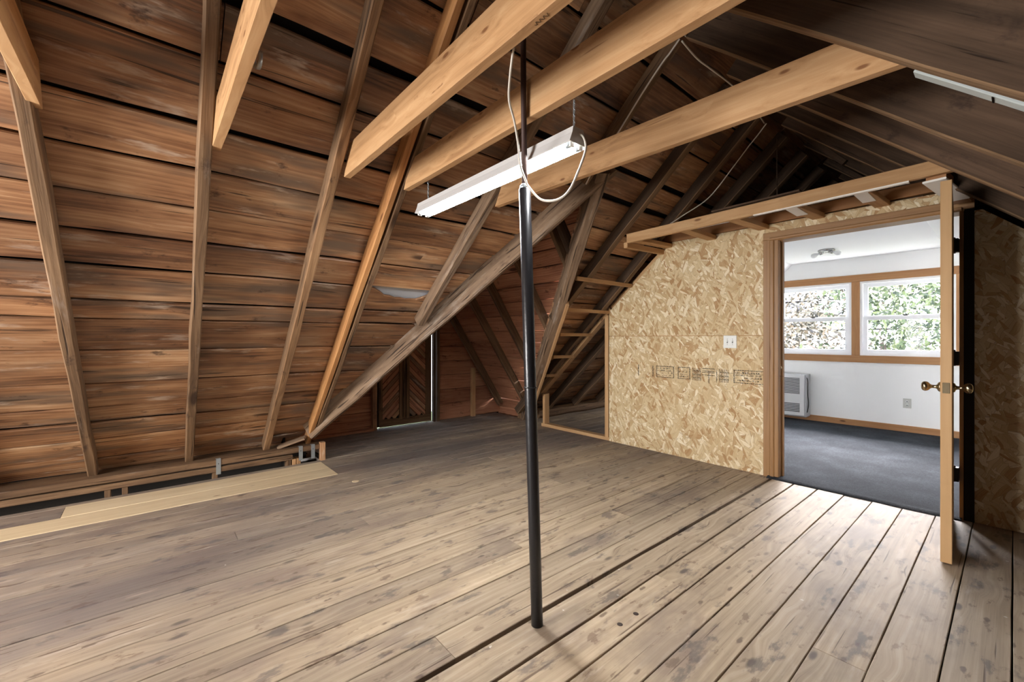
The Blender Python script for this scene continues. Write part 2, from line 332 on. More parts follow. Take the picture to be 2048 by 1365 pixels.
m_leaf2 = leafmat('autumn_leaves', [(0, srgb(46, 44, 46)), (.4, srgb(84, 78, 64)), (.7, srgb(134, 116, 98)), (1, srgb(194, 184, 176))])
m_bark = plain('bark', srgb(90, 78, 72), .9, 0, (14, .8))
m_ink = N('stamp_ink')
_tr = m_ink.new('ShaderNodeBsdfTransparent'); _mx = m_ink.new('ShaderNodeMixShader'); m_ink.b.inputs['Base Color'].default_value = (.035, .03, .04, 1); m_ink.b.inputs['Roughness'].default_value = .8
_nz = m_ink.noise(m_ink.new('ShaderNodeTexCoord').outputs['Object'], 150, 3, .7)
m_ink.t.links.new(m_ink.mr(_nz, .42, .60, 0., .8), _mx.inputs[0]); m_ink.t.links.new(_tr.outputs[0], _mx.inputs[1]); m_ink.t.links.new(m_ink.b.outputs[0], _mx.inputs[2])
m_ink.t.links.new(_mx.outputs[0], m_ink.out.inputs[0]); m_ink = m_ink.m

# ------------------------------------------------------------------ roof geometry (metres; x across the house, y along the ridge)
TL = .932; TH = math.atan(TL); CS, SN = math.cos(TH), math.sin(TH)
TR = .9; THR = math.atan(TR); CR, SR = math.cos(THR), math.sin(THR)
def L(s, y, h=0): return Vector((-4.49+s*CS, y, .16+s*SN+h/CS))          # left slope, h above the rafter undersides
def LX(x, y, h=0): return Vector((x, y, .16+TL*(x+4.49)+h/CS))
def RX(x, y, h=0): return Vector((x, y, 2.05-TR*(x+.21)+h/CR))
NL = Vector((-SN, 0, CS)); NR = Vector((SR, 0, CR))
YD = 2.68; TD = 1.5; THD = math.atan(TD); CD = math.cos(THD); SD_ = math.sin(THD)
def V1(x): return 1.25+.638*(x+4.30)
def V2(x): return 4.211-.6*(x+4.657)
HS = .10
# ---- left slope boards
ceil_l = struct('ceiling', (-3, 1, 1.7))
seams = [-.22, -.04, .23, .44, .615, .876, 1.198, 1.475, 1.62, 1.865, 2.083, 2.308, 2.536, 2.765, 3.06, 3.31, 3.65, 3.97, 4.36]
raftY = [-1.5, -.93, -.35, .235, .81, 1.25, 1.83, 2.55, 3.35, 3.96, 4.56, 5.16, 5.76, 6.4, 7.0]
rb = random.Random(11)
def gapw(i, far): return (.045 if (i in (15,) or (far and i == 14)) else .014)
for i in range(len(seams)-1):
    s0, s1 = seams[i], seams[i+1]
    xm = -4.49+(s0+s1)/2*CS
    inside = xm < -2.12
    segs = [(-3.0, V1(xm)+.06 if inside else 7.25)]
    if inside: segs.append((V2(xm)-.06, 7.25))
    for si, (ya, yb) in enumerate(segs):
        cuts = [r for r in raftY if ya+.3 < r < yb-.3]
        js = [c for c in cuts if rb.random() < .38]
        if ya < 1.25 < yb and i in (8, 9): js = sorted(set([j for j in js if j < 1.2] + [1.25]))
        ends = [ya]+js+[yb]
        for k in range(len(ends)-1):
            e0, e1 = ends[k], ends[k+1]
            a0 = a1 = 0
            if inside and si == 0 and k == len(ends)-2: a1 = .638*CS
            if inside and si == 1 and k == 0: a0 = -.6*CS
            far = e0 > 2.4; g0 = gapw(i, far)/2; g1 = gapw(i+1, far)/2
            h = HS+rb.uniform(-.004, .005)
            p0 = L((s0+g0+s1-g1)/2, e0+.002, h+.011); p1 = L((s0+g0+s1-g1)/2, e1-.002, h+.011)
            wdt = s1-s0-g0-g1
            tf = None; sg = max(2, int((e1-e0)/.22))
            if i == 8 and abs(e0-1.25) < .01:                    # upper edge broken away, sheet metal shows behind
                sg = 16
                def tf(xx, yy):
                    u = (xx-.02)/.52
                    if yy > 0 or u < 0 or u > 1: return yy
                    return yy+.10*min(1, 5*u, 5*(1-u))*(.55+.45*math.sin(u*3.0-.4))+.004*math.sin(xx*60)
            beam('board', p0, p1, NL, wdt, .024, m_sheath, ceil_l, ch=.010, seg=sg, wob=.008, sk0=(a0*-1, 0), sk1=(a1*-1, 0), topf=tf, sd=rb.random())
# sheet metal patch behind the broken board and a dark felt layer outside the boards
o = beam('metal_patch', L(1.80, 1.15, HS+.03), L(1.80, 2.0, HS+.03), NL, .26, .003, m_sheet, ceil_l, ch=.001); o['label'] = 'bare grey sheet metal'
def quadslab(name, pts, n, th, mat, parent):
    bm = bmesh.new(); a = [bm.verts.new(Vector(p)) for p in pts]; b = [bm.verts.new(Vector(p)+Vector(n)*th) for p in pts]; k = len(pts)
    bm.faces.new(a); bm.faces.new(b)
    for i in range(k): bm.faces.new((a[i], a[(i+1) % k], b[(i+1) % k], b[i]))
    return mesh_obj(name, bm, mat, parent)
ho = HS+.05
vtop = LX(-2.07, YD, ho)
quadslab('roofing_felt', [L(-.5, -3.3, ho), L(4.42, -3.3, ho), L(4.42, 7.6, ho), L(-.5, 7.6, ho), LX(-4.75, V2(-4.75)-.01, ho), LX(-2.2, V2(-2.2)-.01, ho), LX(-2.2, V1(-2.2)+.01, ho), LX(-4.75, V1(-4.75)+.01, ho)], NL, .01, m_felt, ceil_l)
# ---- right slope boards
ceil_r = struct('ceiling', (0, 1, 1.7))
HR = .20
rs = [(-.21+1.30)/CR]
x = -1.26; rows = []
rb = random.Random(5)
while x < 1.95:
    x2 = x+rb.uniform(.17, .23); rows.append((x, x2)); x = x2
for (xa, xb) in rows:
    ends = [-3.0]+[c for c in (-.6, 1.2, 2.5, 3.7, 4.9, 6.1) if rb.random() < .35]+[7.25]
    for e0, e1 in zip(ends, ends[1:]):
        xm = (xa+xb)/2
        beam('board', RX(xm, e0+.002, HR+.011), RX(xm, e1-.002, HR+.011), NR, (xb-xa)/CR-.008, .022, m_dark, ceil_r, ch=.002, seg=6, wob=.006, sd=rb.random())
quadslab('roofing_felt', [RX(-1.35, -3.3, HR+.05), RX(2.2, -3.3, HR+.05), RX(2.2, 7.6, HR+.05), RX(-1.35, 7.6, HR+.05)], NR, .01, m_felt, ceil_r)
# ---- dormer slopes (boards run across the house)
def D(x, t, side, h=0):      # t = slope distance below the dormer ridge
    return Vector((x, YD+side*(t*CD), 2.415-t*SD_+h/CD))
for side in (-1, 1):
    cd = struct('ceiling', (-4.5, YD+side*.8, 1.4)); ND = Vector((0, side*SD_, CD))
    t = -.12; rb = random.Random(20+side)
    while t < 2.93:
        t2 = t+rb.uniform(.17, .235); tm = (t+t2)/2
        y = YD+side*tm*CD
        xv = (y-1.25)/.638-4.30 if side < 0 else -(y-4.211)/.6-4.657   # where the valley is at this row
        dx = (CD/.638) if side < 0 else (CD/.6)
        xe = min(xv+(.08 if side > 0 else -.02), -2.1)
        if xe > -5.4:
            cuts = [c for c in (-4.6, -4.1, -3.4) if c < xe-.4 and rb.random() < .3]
            ends = [-5.48]+cuts+[xe]
            for k in range(len(ends)-1):
                last = k == len(ends)-2 and xe < -2.15
                # local y = ND x X ; sign of the valley cut follows from it
                yl = ND.cross(Vector((1, 0, 0))); s_ = 1 if (D(0, 1, side)-D(0, 0, side)).dot(yl) > 0 else -1
                beam('board', D(ends[k]+.002, tm, side, .11), D(ends[k+1]-.002, tm, side, .11), ND, t2-t-.008, .022, m_sheath_red, cd, ch=.002,
                     seg=max(2, int((ends[k+1]-ends[k])/.3)), wob=.006, sk1=(-s_*dx if last else 0, 0), sd=rb.random())
        t = t2
    quadslab('roofing_felt', [D(-5.5, -.2, side, .17), D(-1.9, -.2, side, .17), D(-2.1, .15, side, .17), D(-4.9, 2.75, side, .17), D(-5.5, 2.85, side, .17)], ND, .01, m_felt, cd)

# ---- floor planks
floor = struct('floor', (-2, 2, -.02))
fx = [1.95, 1.78, 1.61, 1.44, 1.27, 1.1, .94, .78, .62, .46, .31, .155, -.004, -.17, -.34, -.505, -.67, -.835, -1.004, -1.171, -1.343, -1.498, -1.655, -1.815, -1.968, -2.095, -2.222, -2.397, -2.53, -2.669,
      -2.82, -2.97, -3.12, -3.27, -3.42, -3.56, -3.70, -3.84, -4.085, -4.33, -4.40, -4.56, -4.72, -4.88, -5.04, -5.2, -5.42]
joints = {-1.343: [.867], -1.004: [1.94], -1.171: [3.24], -.505: [2.75], -.34: [1.95], -2.53: [2.2], -2.095: [.9], -1.815: [1.62], -2.222: [2.75], -2.97: [.4, 2.4], -3.42: [1.7], -3.12: [2.9], -1.655: [2.45], -.67: [.95], -1.498: [2.85]}
rf = random.Random(3)
for i in range(len(fx)-1):
    xb, xa = fx[i], fx[i+1]; xm = (xa+xb)/2
    gl = gr = .0022
    if xb == -1.343: gr = .002
    if xa == -1.343: gl = .018
    if xa == -1.171: gl = .009
    if xa == -1.004: gl = .005
    if xb == -1.343 or xb == -1.004: gr = .003
    if xm < -4.40: y0, y1 = (1.27, 7.2 if xm > -4.85 else 4.25)
    elif xm < -3.07: y0, y1 = (-2.6, 7.2)
    else: y0, y1 = (-2.6, 4.08)
    if xm > -3.07 and xm < -.2: pass
    js = [j for j in joints.get(xb, [])]
    if not js and xm < -1.5 and rf.random() < .5: js = [rf.uniform(.5, 3.4)]
    if xb in (-3.84, -4.085):
        parts = [(-2.6, 1.262, m_palef), (1.264, y1, m_floor)] if xb == -3.84 else [(-2.6, -.45, m_floor), (-.448, 1.262, m_palef), (1.264, y1, m_floor)]
    elif -4.41 < xm < -4.32: parts = [(-2.6, 1.27, m_floor), (1.272, y1, m_floor)]
    else:
        e = [y0]+js+[y1]; parts = [(e[k], e[k+1], m_floor) for k in range(len(e)-1)]
    for (a, b, mt) in parts:
        dz = rf.uniform(-.0015, .0012) if mt is m_floor else .002
        o = beam('plank', (xm+(gl-gr)/2, a+.0012, dz-.0125), (xm+(gl-gr)/2, b-.0012, dz-.0125), (0, 0, 1), xb-xa-gl-gr, .025, mt, floor, ch=.0022, seg=max(3, int((b-a)/.3)), wob=.0022 if gl < .006 else .004, sd=rf.random())
        if mt is m_palef: o['label'] = 'pale new floor board'
box('subfloor', -4.41, 2.0, -3, 7.4, -.06, -.03, m_void, floor)
box('subfloor', -5.6, -4.41, 1.2, 4.4, -.06, -.03, m_void, floor)
box('subfloor', -5.2, -4.41, 4.0, 7.4, -.06, -.03, m_void, floor)
# knot plugs in the planks
for (px, py) in ((-1.061, 1.491), (-1.057, 1.601)):
    lathe('knot_hole', [(.011, 0), (.012, .0006), (.006, .0005)], Matrix.Translation((px, py, .0005)), plain('knot_dark', srgb(60, 48, 40), .8), floor, 12)
lathe('pale_plug', [(.03, 0), (.03, .001), (.02, .0012)], Matrix.Translation((-3.55, 1.31, .001)), m_palef, floor, 12)

# ---- walls
wall_f = struct('wall_front', (-1, -3.0, 1))     # closed gable behind the camera; the added fill light stands before it
quadslab('gable_panel', [(-4.9, -3.05, 0), (2.2, -3.05, 0), (-1.32, -3.05, 3.4)], (0, -1, 0), .05, m_sheath, wall_f)
we = struct('wall_right', (2.17, 2, .1)); box('eave_board', 2.06, 2.10, -3.1, 7.35, -.1, .45, m_sheath, we)
# dormer gable wall on the left
wall_l = struct('wall_left', (-5.45, 2.7, 1))
XG = -5.42
zs = [.0, .235, .445, .655, .86, 1.07, 1.27, 1.48, 1.70, 1.92, 2.14, 2.36, 2.6]
DY0, DY1, DZ1 = 2.27, 3.12, 1.60
for i in range(len(zs)-1):
    z0, z1 = zs[i]+.003, zs[i+1]-.003; zm = (z0+z1)/2; half = (2.56-zm)/TD
    spans = [(YD-half, YD+half)]
    if z0 < DZ1-.05: spans = [(YD-half, DY0-.02), (DY1+.07, YD+half)]
    for (a, b) in spans:
        if b-a < .08: continue
        # clip ends to the slope with skew
        bm_sk = 1/TD
        cutl = abs(a-(YD-half)) < 1e-6; cutr = abs(b-(YD+half)) < 1e-6
        beam('board', (XG-.011, a, zm), (XG-.011, b, zm), (1, 0, 0), z1-z0, .022, m_sheath_red, wall_l, ch=.002, seg=max(2, int((b-a)/.3)), wob=.006,
             sk0=((1/TD if cutl else 0)*1, 0), sk1=((-1/TD if cutr else 0)*1, 0), sd=i*7+a)
quadslab('backing', [(XG-.03, 1.1, -.1), (XG-.03, 2.27, -.1), (XG-.03, 2.27, 1.5), (XG-.03, YD, 2.62), (XG-.03, 1.0, .05)], (-1, 0, 0), .01, m_felt, wall_l)
quadslab('backing', [(XG-.03, 3.16, -.1), (XG-.03, 4.5, -.1), (XG-.03, YD, 2.62), (XG-.03, 3.16, 1.5)], (-1, 0, 0), .01, m_felt, wall_l)
quadslab('backing', [(XG-.03, 2.2, 1.605), (XG-.03, 3.2, 1.605), (XG-.03, YD, 2.62)], (-1, 0, 0), .01, m_felt, wall_l)
box('backing', -5.5, -4.7, 4.34, 4.36, -.2, .2, m_sheath_red, wall_l); box('backing', -5.5, -4.55, .98, 1.0, -.2, .5, m_void, wall_l)
beam('sill_plate', (-5.36, 1.2, .015), (-5.36, 2.2, .015), (0, 0, 1), .08, .03, m_sheath_red, wall_l, seg=4, wob=.004)
# loft door: two leaves of diagonal boards
ld = struct('door_2', (XG, 2.69, 0))
def slanted(y0, y1, sgn):
    pitch = .082; k = 0; z = -.9
    while z < DZ1:
        # board centre line: z = zc + sgn*(y-ymid)
        ym = (y0+y1)/2; hw = (y1-y0)/2
        za, zb = z-sgn*hw*1.0, z+sgn*hw*1.0
        pa, pb = (y0, za), (y1, zb)
        lo, hi = .12, DZ1-.05
        def at(zz): return y0+(zz-za)/(zb-za)*(y1-y0)
        ya, yb = y0, y1
        if min(za, zb) < lo:
            if sgn > 0: ya = at(lo)
            else: yb = at(lo)
        if max(za, zb) > hi:
            if sgn > 0: yb = at(hi)
            else: ya = at(hi)
        if yb-ya > .03:
            beam('plank', (XG+.0, ya, za+(ya-y0)/(y1-y0)*(zb-za)), (XG+.0, yb, za+(yb-y0)/(y1-y0)*(zb-za)), (1, 0, 0), pitch*.707-.006, .02, m_sheath_red if k % 3 else m_sheath, ld, ch=.004, sd=k)
        z += pitch; k += 1
slanted(2.34, 2.60, 1); slanted(2.72, 3.00, -1)
box('door_backing', XG-.03, XG-.012, 2.262, 3.078, .014, DZ1, m_void, ld)
for (a, b, z0, z1, d) in ((2.30, 2.35, .02, DZ1, .02), (2.585, 2.63, .1, DZ1, .03), (2.645, 2.675, .1, DZ1, .022), (2.69, 2.735, .1, DZ1, .03), (2.985, 3.080, .014, DZ1, .02)):
    beam('stile', (XG+.005+d/2-.01, (a+b)/2, z0), (XG+.005+d/2-.01, (a+b)/2, z1), (1, 0, 0), b-a, d+.01, m_old, ld, sd=a)
beam('rail', (XG+.008, 2.31, .065), (XG+.008, 3.06, .065), (1, 0, 0), .10, .03, m_old, ld)
tn = struct('trim_3', (XG, 2.7, 0))
beam('post', (-5.385, 2.225, 0), (-5.385, 2.225, 1.72), (1, 0, 0), .06, .07, m_sheath, tn, seg=5, wob=.003)
beam('jamb', (-5.40, 3.115, 0), (-5.40, 3.115, 1.74), (1, 0, 0), .035, .06, m_dark, tn)
beam('post', (-5.385, 3.165, 0), (-5.385, 3.165, 1.68), (1, 0, 0), .045, .07, m_old, tn, seg=5, wob=.003)
beam('post', (-5.375, 3.785, 0), (-5.375, 3.785, .74), (1, 0, 0), .065, .05, m_frame, tn, seg=3, wob=.003)

# ---- partition (OSB wall with the doorway)
YP = 4.07
wb = struct('wall_back', (-1.7, YP, 1))
def panel(name, pts, y0, y1, mat): return prism(name, pts, y0, y1, mat, wb)
panel('panel', [(-3.045, 0), (-1.40, 0), (-1.40, 1.214), (-3.045, 1.214)], YP, YP+.012, m_osb)
panel('panel', [(-3.045, 1.219), (-1.40, 1.219), (-1.40, 2.174), (-2.26, 2.174), (-3.045, 1.50)], YP, YP+.012, m_osb)
panel('panel', [(-1.398, 2.10), (-.12, 2.10), (-.20, 2.174), (-1.398, 2.174)], YP, YP+.012, m_osb)
panel('panel', [(-.165, 0), (1.85, 0), (1.85, .16), (-.13, 2.02), (-.165, 2.02)], YP, YP+.012, m_osb)
mf = m_frame
beam('blocking', (-3.0, YP+.032, 1.2165), (-1.42, YP+.032, 1.2165), (0, 0, 1), .038, .06, m_orange, wb)
beam('stud', (-3.085, YP+.047, .04), (-3.085, YP+.047, 1.46), (0, 1, 0), .05, .09, mf, wb)
beam('stud', (-4.125, YP+.045, .04), (-4.125, YP+.045, .44), (0, 1, 0), .04, .09, mf, wb)
beam('bottom_plate', (-4.17, YP+.045, .02), (-3.04, YP+.045, .02), (0, 0, 1), .09, .04, mf, wb, seg=3, wob=.002)
beam('rake_plate', (-4.19, YP+.045, .455), (-3.03, YP+.045, 1.535), (-.68, 0, .73), .09, .04, mf, wb)
beam('rake_plate', (-3.03, YP+.06, 1.555), (-2.26, YP+.06, 2.20), (-.64, 0, .76), .09, .04, mf, wb)
beam('top_plate', (-2.40, YP+.03, 2.215), (-.28, YP+.03, 2.235), (0, 0, 1), .06, .085, m_pine, wb, seg=6, wob=.002)
beam('stud', (-1.0, YP+.05, 2.1), (-1.0, YP+.05, 2.17), (0, 1, 0), .04, .09, mf, wb)
# ink stamp on the lower sheet
bm = bmesh.new(); ri = random.Random(4); yk = YP-.0008
def ink(x0, x1, z0, z1): addbox(bm, x0, x1, -.0004, .0004, z0, z1)
Z0, Z1 = .785, .905
for bx in (-2.66, -2.485): ink(bx, bx+.012, Z0, Z1)
for (a, b, den) in ((-2.44, -2.24, 1), (-2.20, -2.07, .8), (-1.66, -1.40, 1)):
    ink(a, b, Z1-.008, Z1); ink(a, b, Z0, Z0+.007); ink(a, a+.01, Z0, Z1); ink(b-.01, b, Z0, Z1)
    for r_ in range(4):
        zz = Z0+.02+r_*.023; xx = a+.016
        while xx < b-.025:
            l = ri.uniform(.006, .02)
            if ri.random() < .8*den: ink(xx, xx+l, zz, zz+ri.choice((.005, .012, .015)))
            xx += l+.005
for (a, b) in ((-2.045, -1.965), (-1.79, -1.70)):
    xx = a
    while xx < b: ink(xx, xx+.006, Z0-.005, Z1-.004); xx += .0155
    for zz in (Z0+.02, Z0+.05, Z0+.085): ink(a, b, zz, zz+.007)
a, b = -1.95, -1.83
for zz in (Z1-.008, Z1-.03, Z1-.045, Z1-.07): ink(a, b, zz, zz+.008)
ink((a+b)/2, (a+b)/2+.009, Z0-.02, Z1-.03); ink(-1.815, -1.808, Z0-.01, Z1-.01)
ink(-1.70, -1.255, Z1-.035, Z1-.032)
o = mesh_obj('ink_stamp', bm, m_ink, wb, Matrix.Translation((0, YP-.001, 0))); o['label'] = 'faded black ink stamp marks'
# casing and jambs
tr1 = struct('trim_1', (-.8, YP, 0))
def casing(x0, x1, z0, z1, mat=m_casing):
    beam('casing', ((x0+x1)/2, YP-.008, z0), ((x0+x1)/2, YP-.008, z1), (0, 1, 0), x1-x0, .016, mat, tr1, ch=.003)
casing(-1.408, -1.355, 0, 2.035)
beam('casing_bead', (-1.338, YP-.014, 0), (-1.338, YP-.014, 2.026), (0, 1, 0), .034, .028, m_casing, tr1, ch=.008)
beam('jamb', (-1.306, YP+.055, 0), (-1.306, YP+.055, 2.045), (0, 1, 0), .03, .15, m_casing, tr1, ch=.002)
beam('door_stop', (-1.284, YP+.075, 0), (-1.284, YP+.075, 2.045), (0, 1, 0), .012, .035, m_casing, tr1, ch=.002)
beam('casing', (-1.408, YP-.008, 2.068), (-.165, YP-.008, 2.068), (0, -1, 0), .064, .016, m_casing, tr1, ch=.003)
beam('casing_bead', (-1.355, YP-.014, 2.040), (-.222, YP-.014, 2.040), (0, -1, 0), .026, .028, m_casing, tr1, ch=.008)
beam('jamb', (-1.32, YP+.055, 2.035), (-.21, YP+.055, 2.035), (0, 0, 1), .15, .022, m_casing, tr1, ch=.002)
beam('jamb', (-.222, YP+.055, 0), (-.222, YP+.055, 2.045), (0, 1, 0), .02, .15, m_casing, tr1, ch=.002)
casing(-.212, -.165, 0, 2.034, m_shadecas)
lathe('strike_plate', [(.012, 0), (.012, .002)], Matrix.Translation((-1.28, YP+.02, .94)) @ Matrix.Rotation(PI/2, 4, 'Y'), m_brass, tr1, 10)

# ---- open door
door = struct('door_1', (-.25, 4.0, 0))
dA = Vector((-.277, 4.02, 0)); dB = Vector((-.230, 3.185, 0)); dd = (dB-dA).normalized(); dn = Vector((dd.y, -dd.x, 0))  # dn points to -x? checked below
if dn.x > 0: dn = -dn
DW = (dB-dA).length
def dpt(u, z, off=0): return dA+dd*u+Vector((0, 0, z))+dn*off
def dboard(name, u0, u1, z0, z1, th, off=0, mat=m_doorw, parent=door, ch=.002):
    um = (u0+u1)/2
    if (u1-u0) < (z1-z0): return beam(name, dpt(um, z0, off), dpt(um, z1, off), dn, u1-u0, th, mat, parent, ch=ch)
    return beam(name, dpt(u0, (z0+z1)/2, off), dpt(u1, (z0+z1)/2, off), dn, z1-z0, th, mat, parent, ch=ch)
dboard('stile', 0, .11, .012, 2.02, .044); dboard('stile', DW-.11, DW, .012, 2.02, .044)
for a, b in ((.012, .23), (.82, .97), (1.42, 1.53), (1.91, 2.02)): dboard('rail', .11, DW-.11, a, b, .044)
dboard('stile', DW/2-.05, DW/2+.05, .23, 1.91, .043)
for a, b in ((.23, .82), (.97, 1.42), (1.53, 1.91)):
    for u0, u1 in ((.11, DW/2-.05), (DW/2+.05, DW-.11)): dboard('panel', u0-.005, u1+.005, a-.005, b+.005, .018, 0, m_doorw, door, .006)
kz = .93
lp = box('latch_plate', -.014, .014, -.0015, .0015, -.028, .028, m_brass, door, .001)
WMl = Matrix.Translation(dpt(DW+.001, kz)); ang = math.atan2(dd.y, dd.x)-PI/2
lp.matrix_local = WM[door.name].inverted() @ WMl @ Matrix.Rotation(ang, 4, 'Z'); WM[lp.name] = WMl @ Matrix.Rotation(ang, 4, 'Z')
for s_ in (1, -1):
    M = Matrix.Translation(dpt(DW-.06, kz, s_*.022)) @ (dn*s_).to_track_quat('Z', 'Y').to_matrix().to_4x4()
    k = lathe('knob', [(.026, 0), (.027, .004), (.022, .010), (.012, .014), (.009, .02), (.009, .034), (.013, .040), (.021, .046), (.0255, .054), (.0265, .062), (.023, .070), (.014, .075), (.002, .076)], M, m_brass, door, 24)
for z in (.30, 1.06, 1.80):
    h = box('hinge', -.297, -.232, 4.012, 4.060, z-.045, z+.045, m_hinge, door, .002)
    lathe('hinge_pin', [(.008, -.05), (.008, .05), (.004, .056)], Matrix.Translation((-.255, 4.035, z)), m_hinge, h, 10)

# ---- room beyond the door
YW = 7.285
cp = box('carpet', -2.95, .4, YP+.012, YW, -.012, .012, m_carpet)
tag(cp, 'blue-grey carpet covering the floor of the room beyond the doorway', 'carpet')
bm = bmesh.new(); n_ = 24; cols_ = []
for i in range(n_+1):
    xx = -1.37+i*(1.15/n_); yo = .012*mnoise.noise(Vector((xx*5, 0, 0)))
    prof = [(YP+.02, .012), (YP-.02+yo, .016), (YP-.045+yo, .010), (YP-.058+yo, .0015), (YP-.06+yo, .0)]
    cols_.append([bm.verts.new((xx, y, z)) for y, z in prof])
for i in range(n_):
    for k in range(4): bm.faces.new((cols_[i][k], cols_[i+1][k], cols_[i+1][k+1], cols_[i][k+1]))
o = mesh_obj('carpet_edge', bm, m_carpet, cp, smooth=True); o['label'] = 'curled carpet edge over the threshold'
rp = [(-2.95, 0), (-2.95, 1.50), (-2.13, 2.288), (-.53, 2.288), (.38, 1.46), (.38, 0)]
wr = struct('wall_far', (-1, YW, 1))
# far wall built around the two windows
W1 = (-2.33, -1.432); W2 = (-1.341, -.443); WZ0, WZ1 = .965, 1.955
def wp(pts, mat=m_wall, y0=YW, y1=YW+.12): return prism('wall_piece', pts, y0, y1, mat, wr)
wp([(-3.0, -.05), (.45, -.05), (.45, WZ0), (-3.0, WZ0)])
wp([(-3.0, WZ0), (W1[0], WZ0), (W1[0], WZ1), (-2.48, WZ1), (-3.0, 1.5)])
wp([(W1[1], WZ0), (W2[0], WZ0), (W2[0], WZ1), (W1[1], WZ1)])
wp([(W2[1], WZ0), (.45, WZ0), (.45, 1.4), (-.17, WZ1), (W2[1], WZ1)])
wp([(-2.48, WZ1), (-.17, WZ1), (-.5, 2.33), (-2.15, 2.33)])
wp([(-5.2, -.3), (-3.0, -.3), (-3.0, 1.52), (-3.15, 1.5), (-5.2, -.1)], m_sheath)
wp([(-2.4, 2.33), (-.2, 2.33), (-1.32, 3.4)], m_sheath)
wp([(-3.2, 1.5), (-2.95, 1.5), (-2.1, 2.33), (-2.5, 2.33)], m_sheath); wp([(-.55, 2.33), (.4, 1.45), (.7, 1.45), (-.1, 2.33)], m_sheath)
wp([(.45, -.3), (2.2, -.3), (2.2, 0), (.45, 1.7)], m_sheath)
def wside(name, a, b, mat):
    dx, dz = b[0]-a[0], b[1]-a[1]; l = math.hypot(dx, dz); nx, nz = dz/l, -dx/l
    if nx*(-1.3-a[0])+nz*(1-a[1]) > 0: nx, nz = -nx, -nz
    s = struct(name, ((a[0]+b[0])/2, 5.6, (a[1]+b[1])/2))
    prism('drywall', [a, b, (b[0]+nx*.015, b[1]+nz*.015), (a[0]+nx*.015, a[1]+nz*.015)], YP+.135, YW, mat, s)
wside('wall_left', rp[0], rp[1], m_wall); wside('wall_left', rp[1], rp[2], m_wall); wside('ceiling', rp[2], rp[3], m_ceil); wside('wall_right', rp[3], rp[4], m_wall); wside('wall_right', rp[4], rp[5], m_wall)
wn = struct('wall_near', (-1, YP+.12, 1))       # room side of the partition
prism('drywall', [(-2.95, 0), (-1.325, 0), (-1.325, 2.05), (-2.38, 2.05), (-2.95, 1.5)], YP+.12, YP+.134, m_wall, wn)
prism('drywall', [(-.21, 0), (.38, 0), (.38, 1.46), (-.21, 1.99)], YP+.12, YP+.134, m_wall, wn)
prism('drywall', [(-2.38, 2.05), (-.27, 2.05), (-.53, 2.288), (-2.13, 2.288)], YP+.12, YP+.134, m_wall, wn)
bb = struct('baseboard_far', (-1, YW-.01, .05)); beam('board', (-2.9, YW-.010, .045), (.35, YW-.010, .045), (0, -1, 0), .092, .018, m_pine, bb, ch=.003)
tr2 = struct('trim_2', (-1, YW, 1.4))
beam('header_board', (-2.6, YW-.010, 2.003), (.0, YW-.010, 2.003), (0, -1, 0), .094, .02, m_pine, tr2)
beam('sill_board', (-2.9, YW-.010, .916), (.3, YW-.010, .916), (0, -1, 0), .094, .02, m_pine, tr2)
beam('mullion_board', (-1.386, YW-.008, .963), (-1.386, YW-.008, 1.956), (0, -1, 0), .088, .016, m_pine, tr2)
beam('side_board', (-2.375, YW-.008, .963), (-2.375, YW-.008, 1.956), (0, -1, 0), .088, .016, m_pine, tr2)
beam('side_board', (-.398, YW-.008, .963), (-.398, YW-.008, 1.956), (0, -1, 0), .088, .016, m_pine, tr2)
for wi, (a, b) in enumerate((W1, W2)):
    win = struct('window_%d' % (wi+1), ((a+b)/2, YW+.05, 1.45))
    def ring(name, x0, x1, z0, z1, t, ya, yb, parent):
        bm = bmesh.new()
        addbox(bm, x0, x0+t, ya, yb, z0, z1); addbox(bm, x1-t, x1, ya, yb, z0, z1); addbox(bm, x0+t, x1-t, ya, yb, z0, z0+t); addbox(bm, x0+t, x1-t, ya, yb, z1-t, z1)
        return mesh_obj(name, bm, m_vinyl, parent)
    ring('window_frame', a, b, WZ0, WZ1, .028, YW-.005, YW+.11, win)
    zm = 1.462
    up = ring('upper_sash', a+.028, b-.028, zm-.015, WZ1-.028, .048, YW+.055, YW+.085, win)
    lo = ring('lower_sash', a+.028, b-.028, WZ0+.028, zm+.022, .048, YW+.02, YW+.05, win)
    box('pane', a+.07, b-.07, YW+.068, YW+.072, zm+.02, WZ1-.07, m_glass, up); box('pane', a+.07, b-.07, YW+.033, YW+.037, WZ0+.07, zm-.02, m_glass, lo)
    lathe('sash_lock', [(.022, 0), (.022, .006), (.01, .014)], Matrix.Translation(((a+b)/2, YW+.04, zm+.022)), m_hinge, win, 10)
    beam('sash_lock_lever', ((a+b)/2-.03, YW+.03, zm+.034), ((a+b)/2+.03, YW+.04, zm+.036), (0, 0, 1), .012, .008, m_hinge, win)
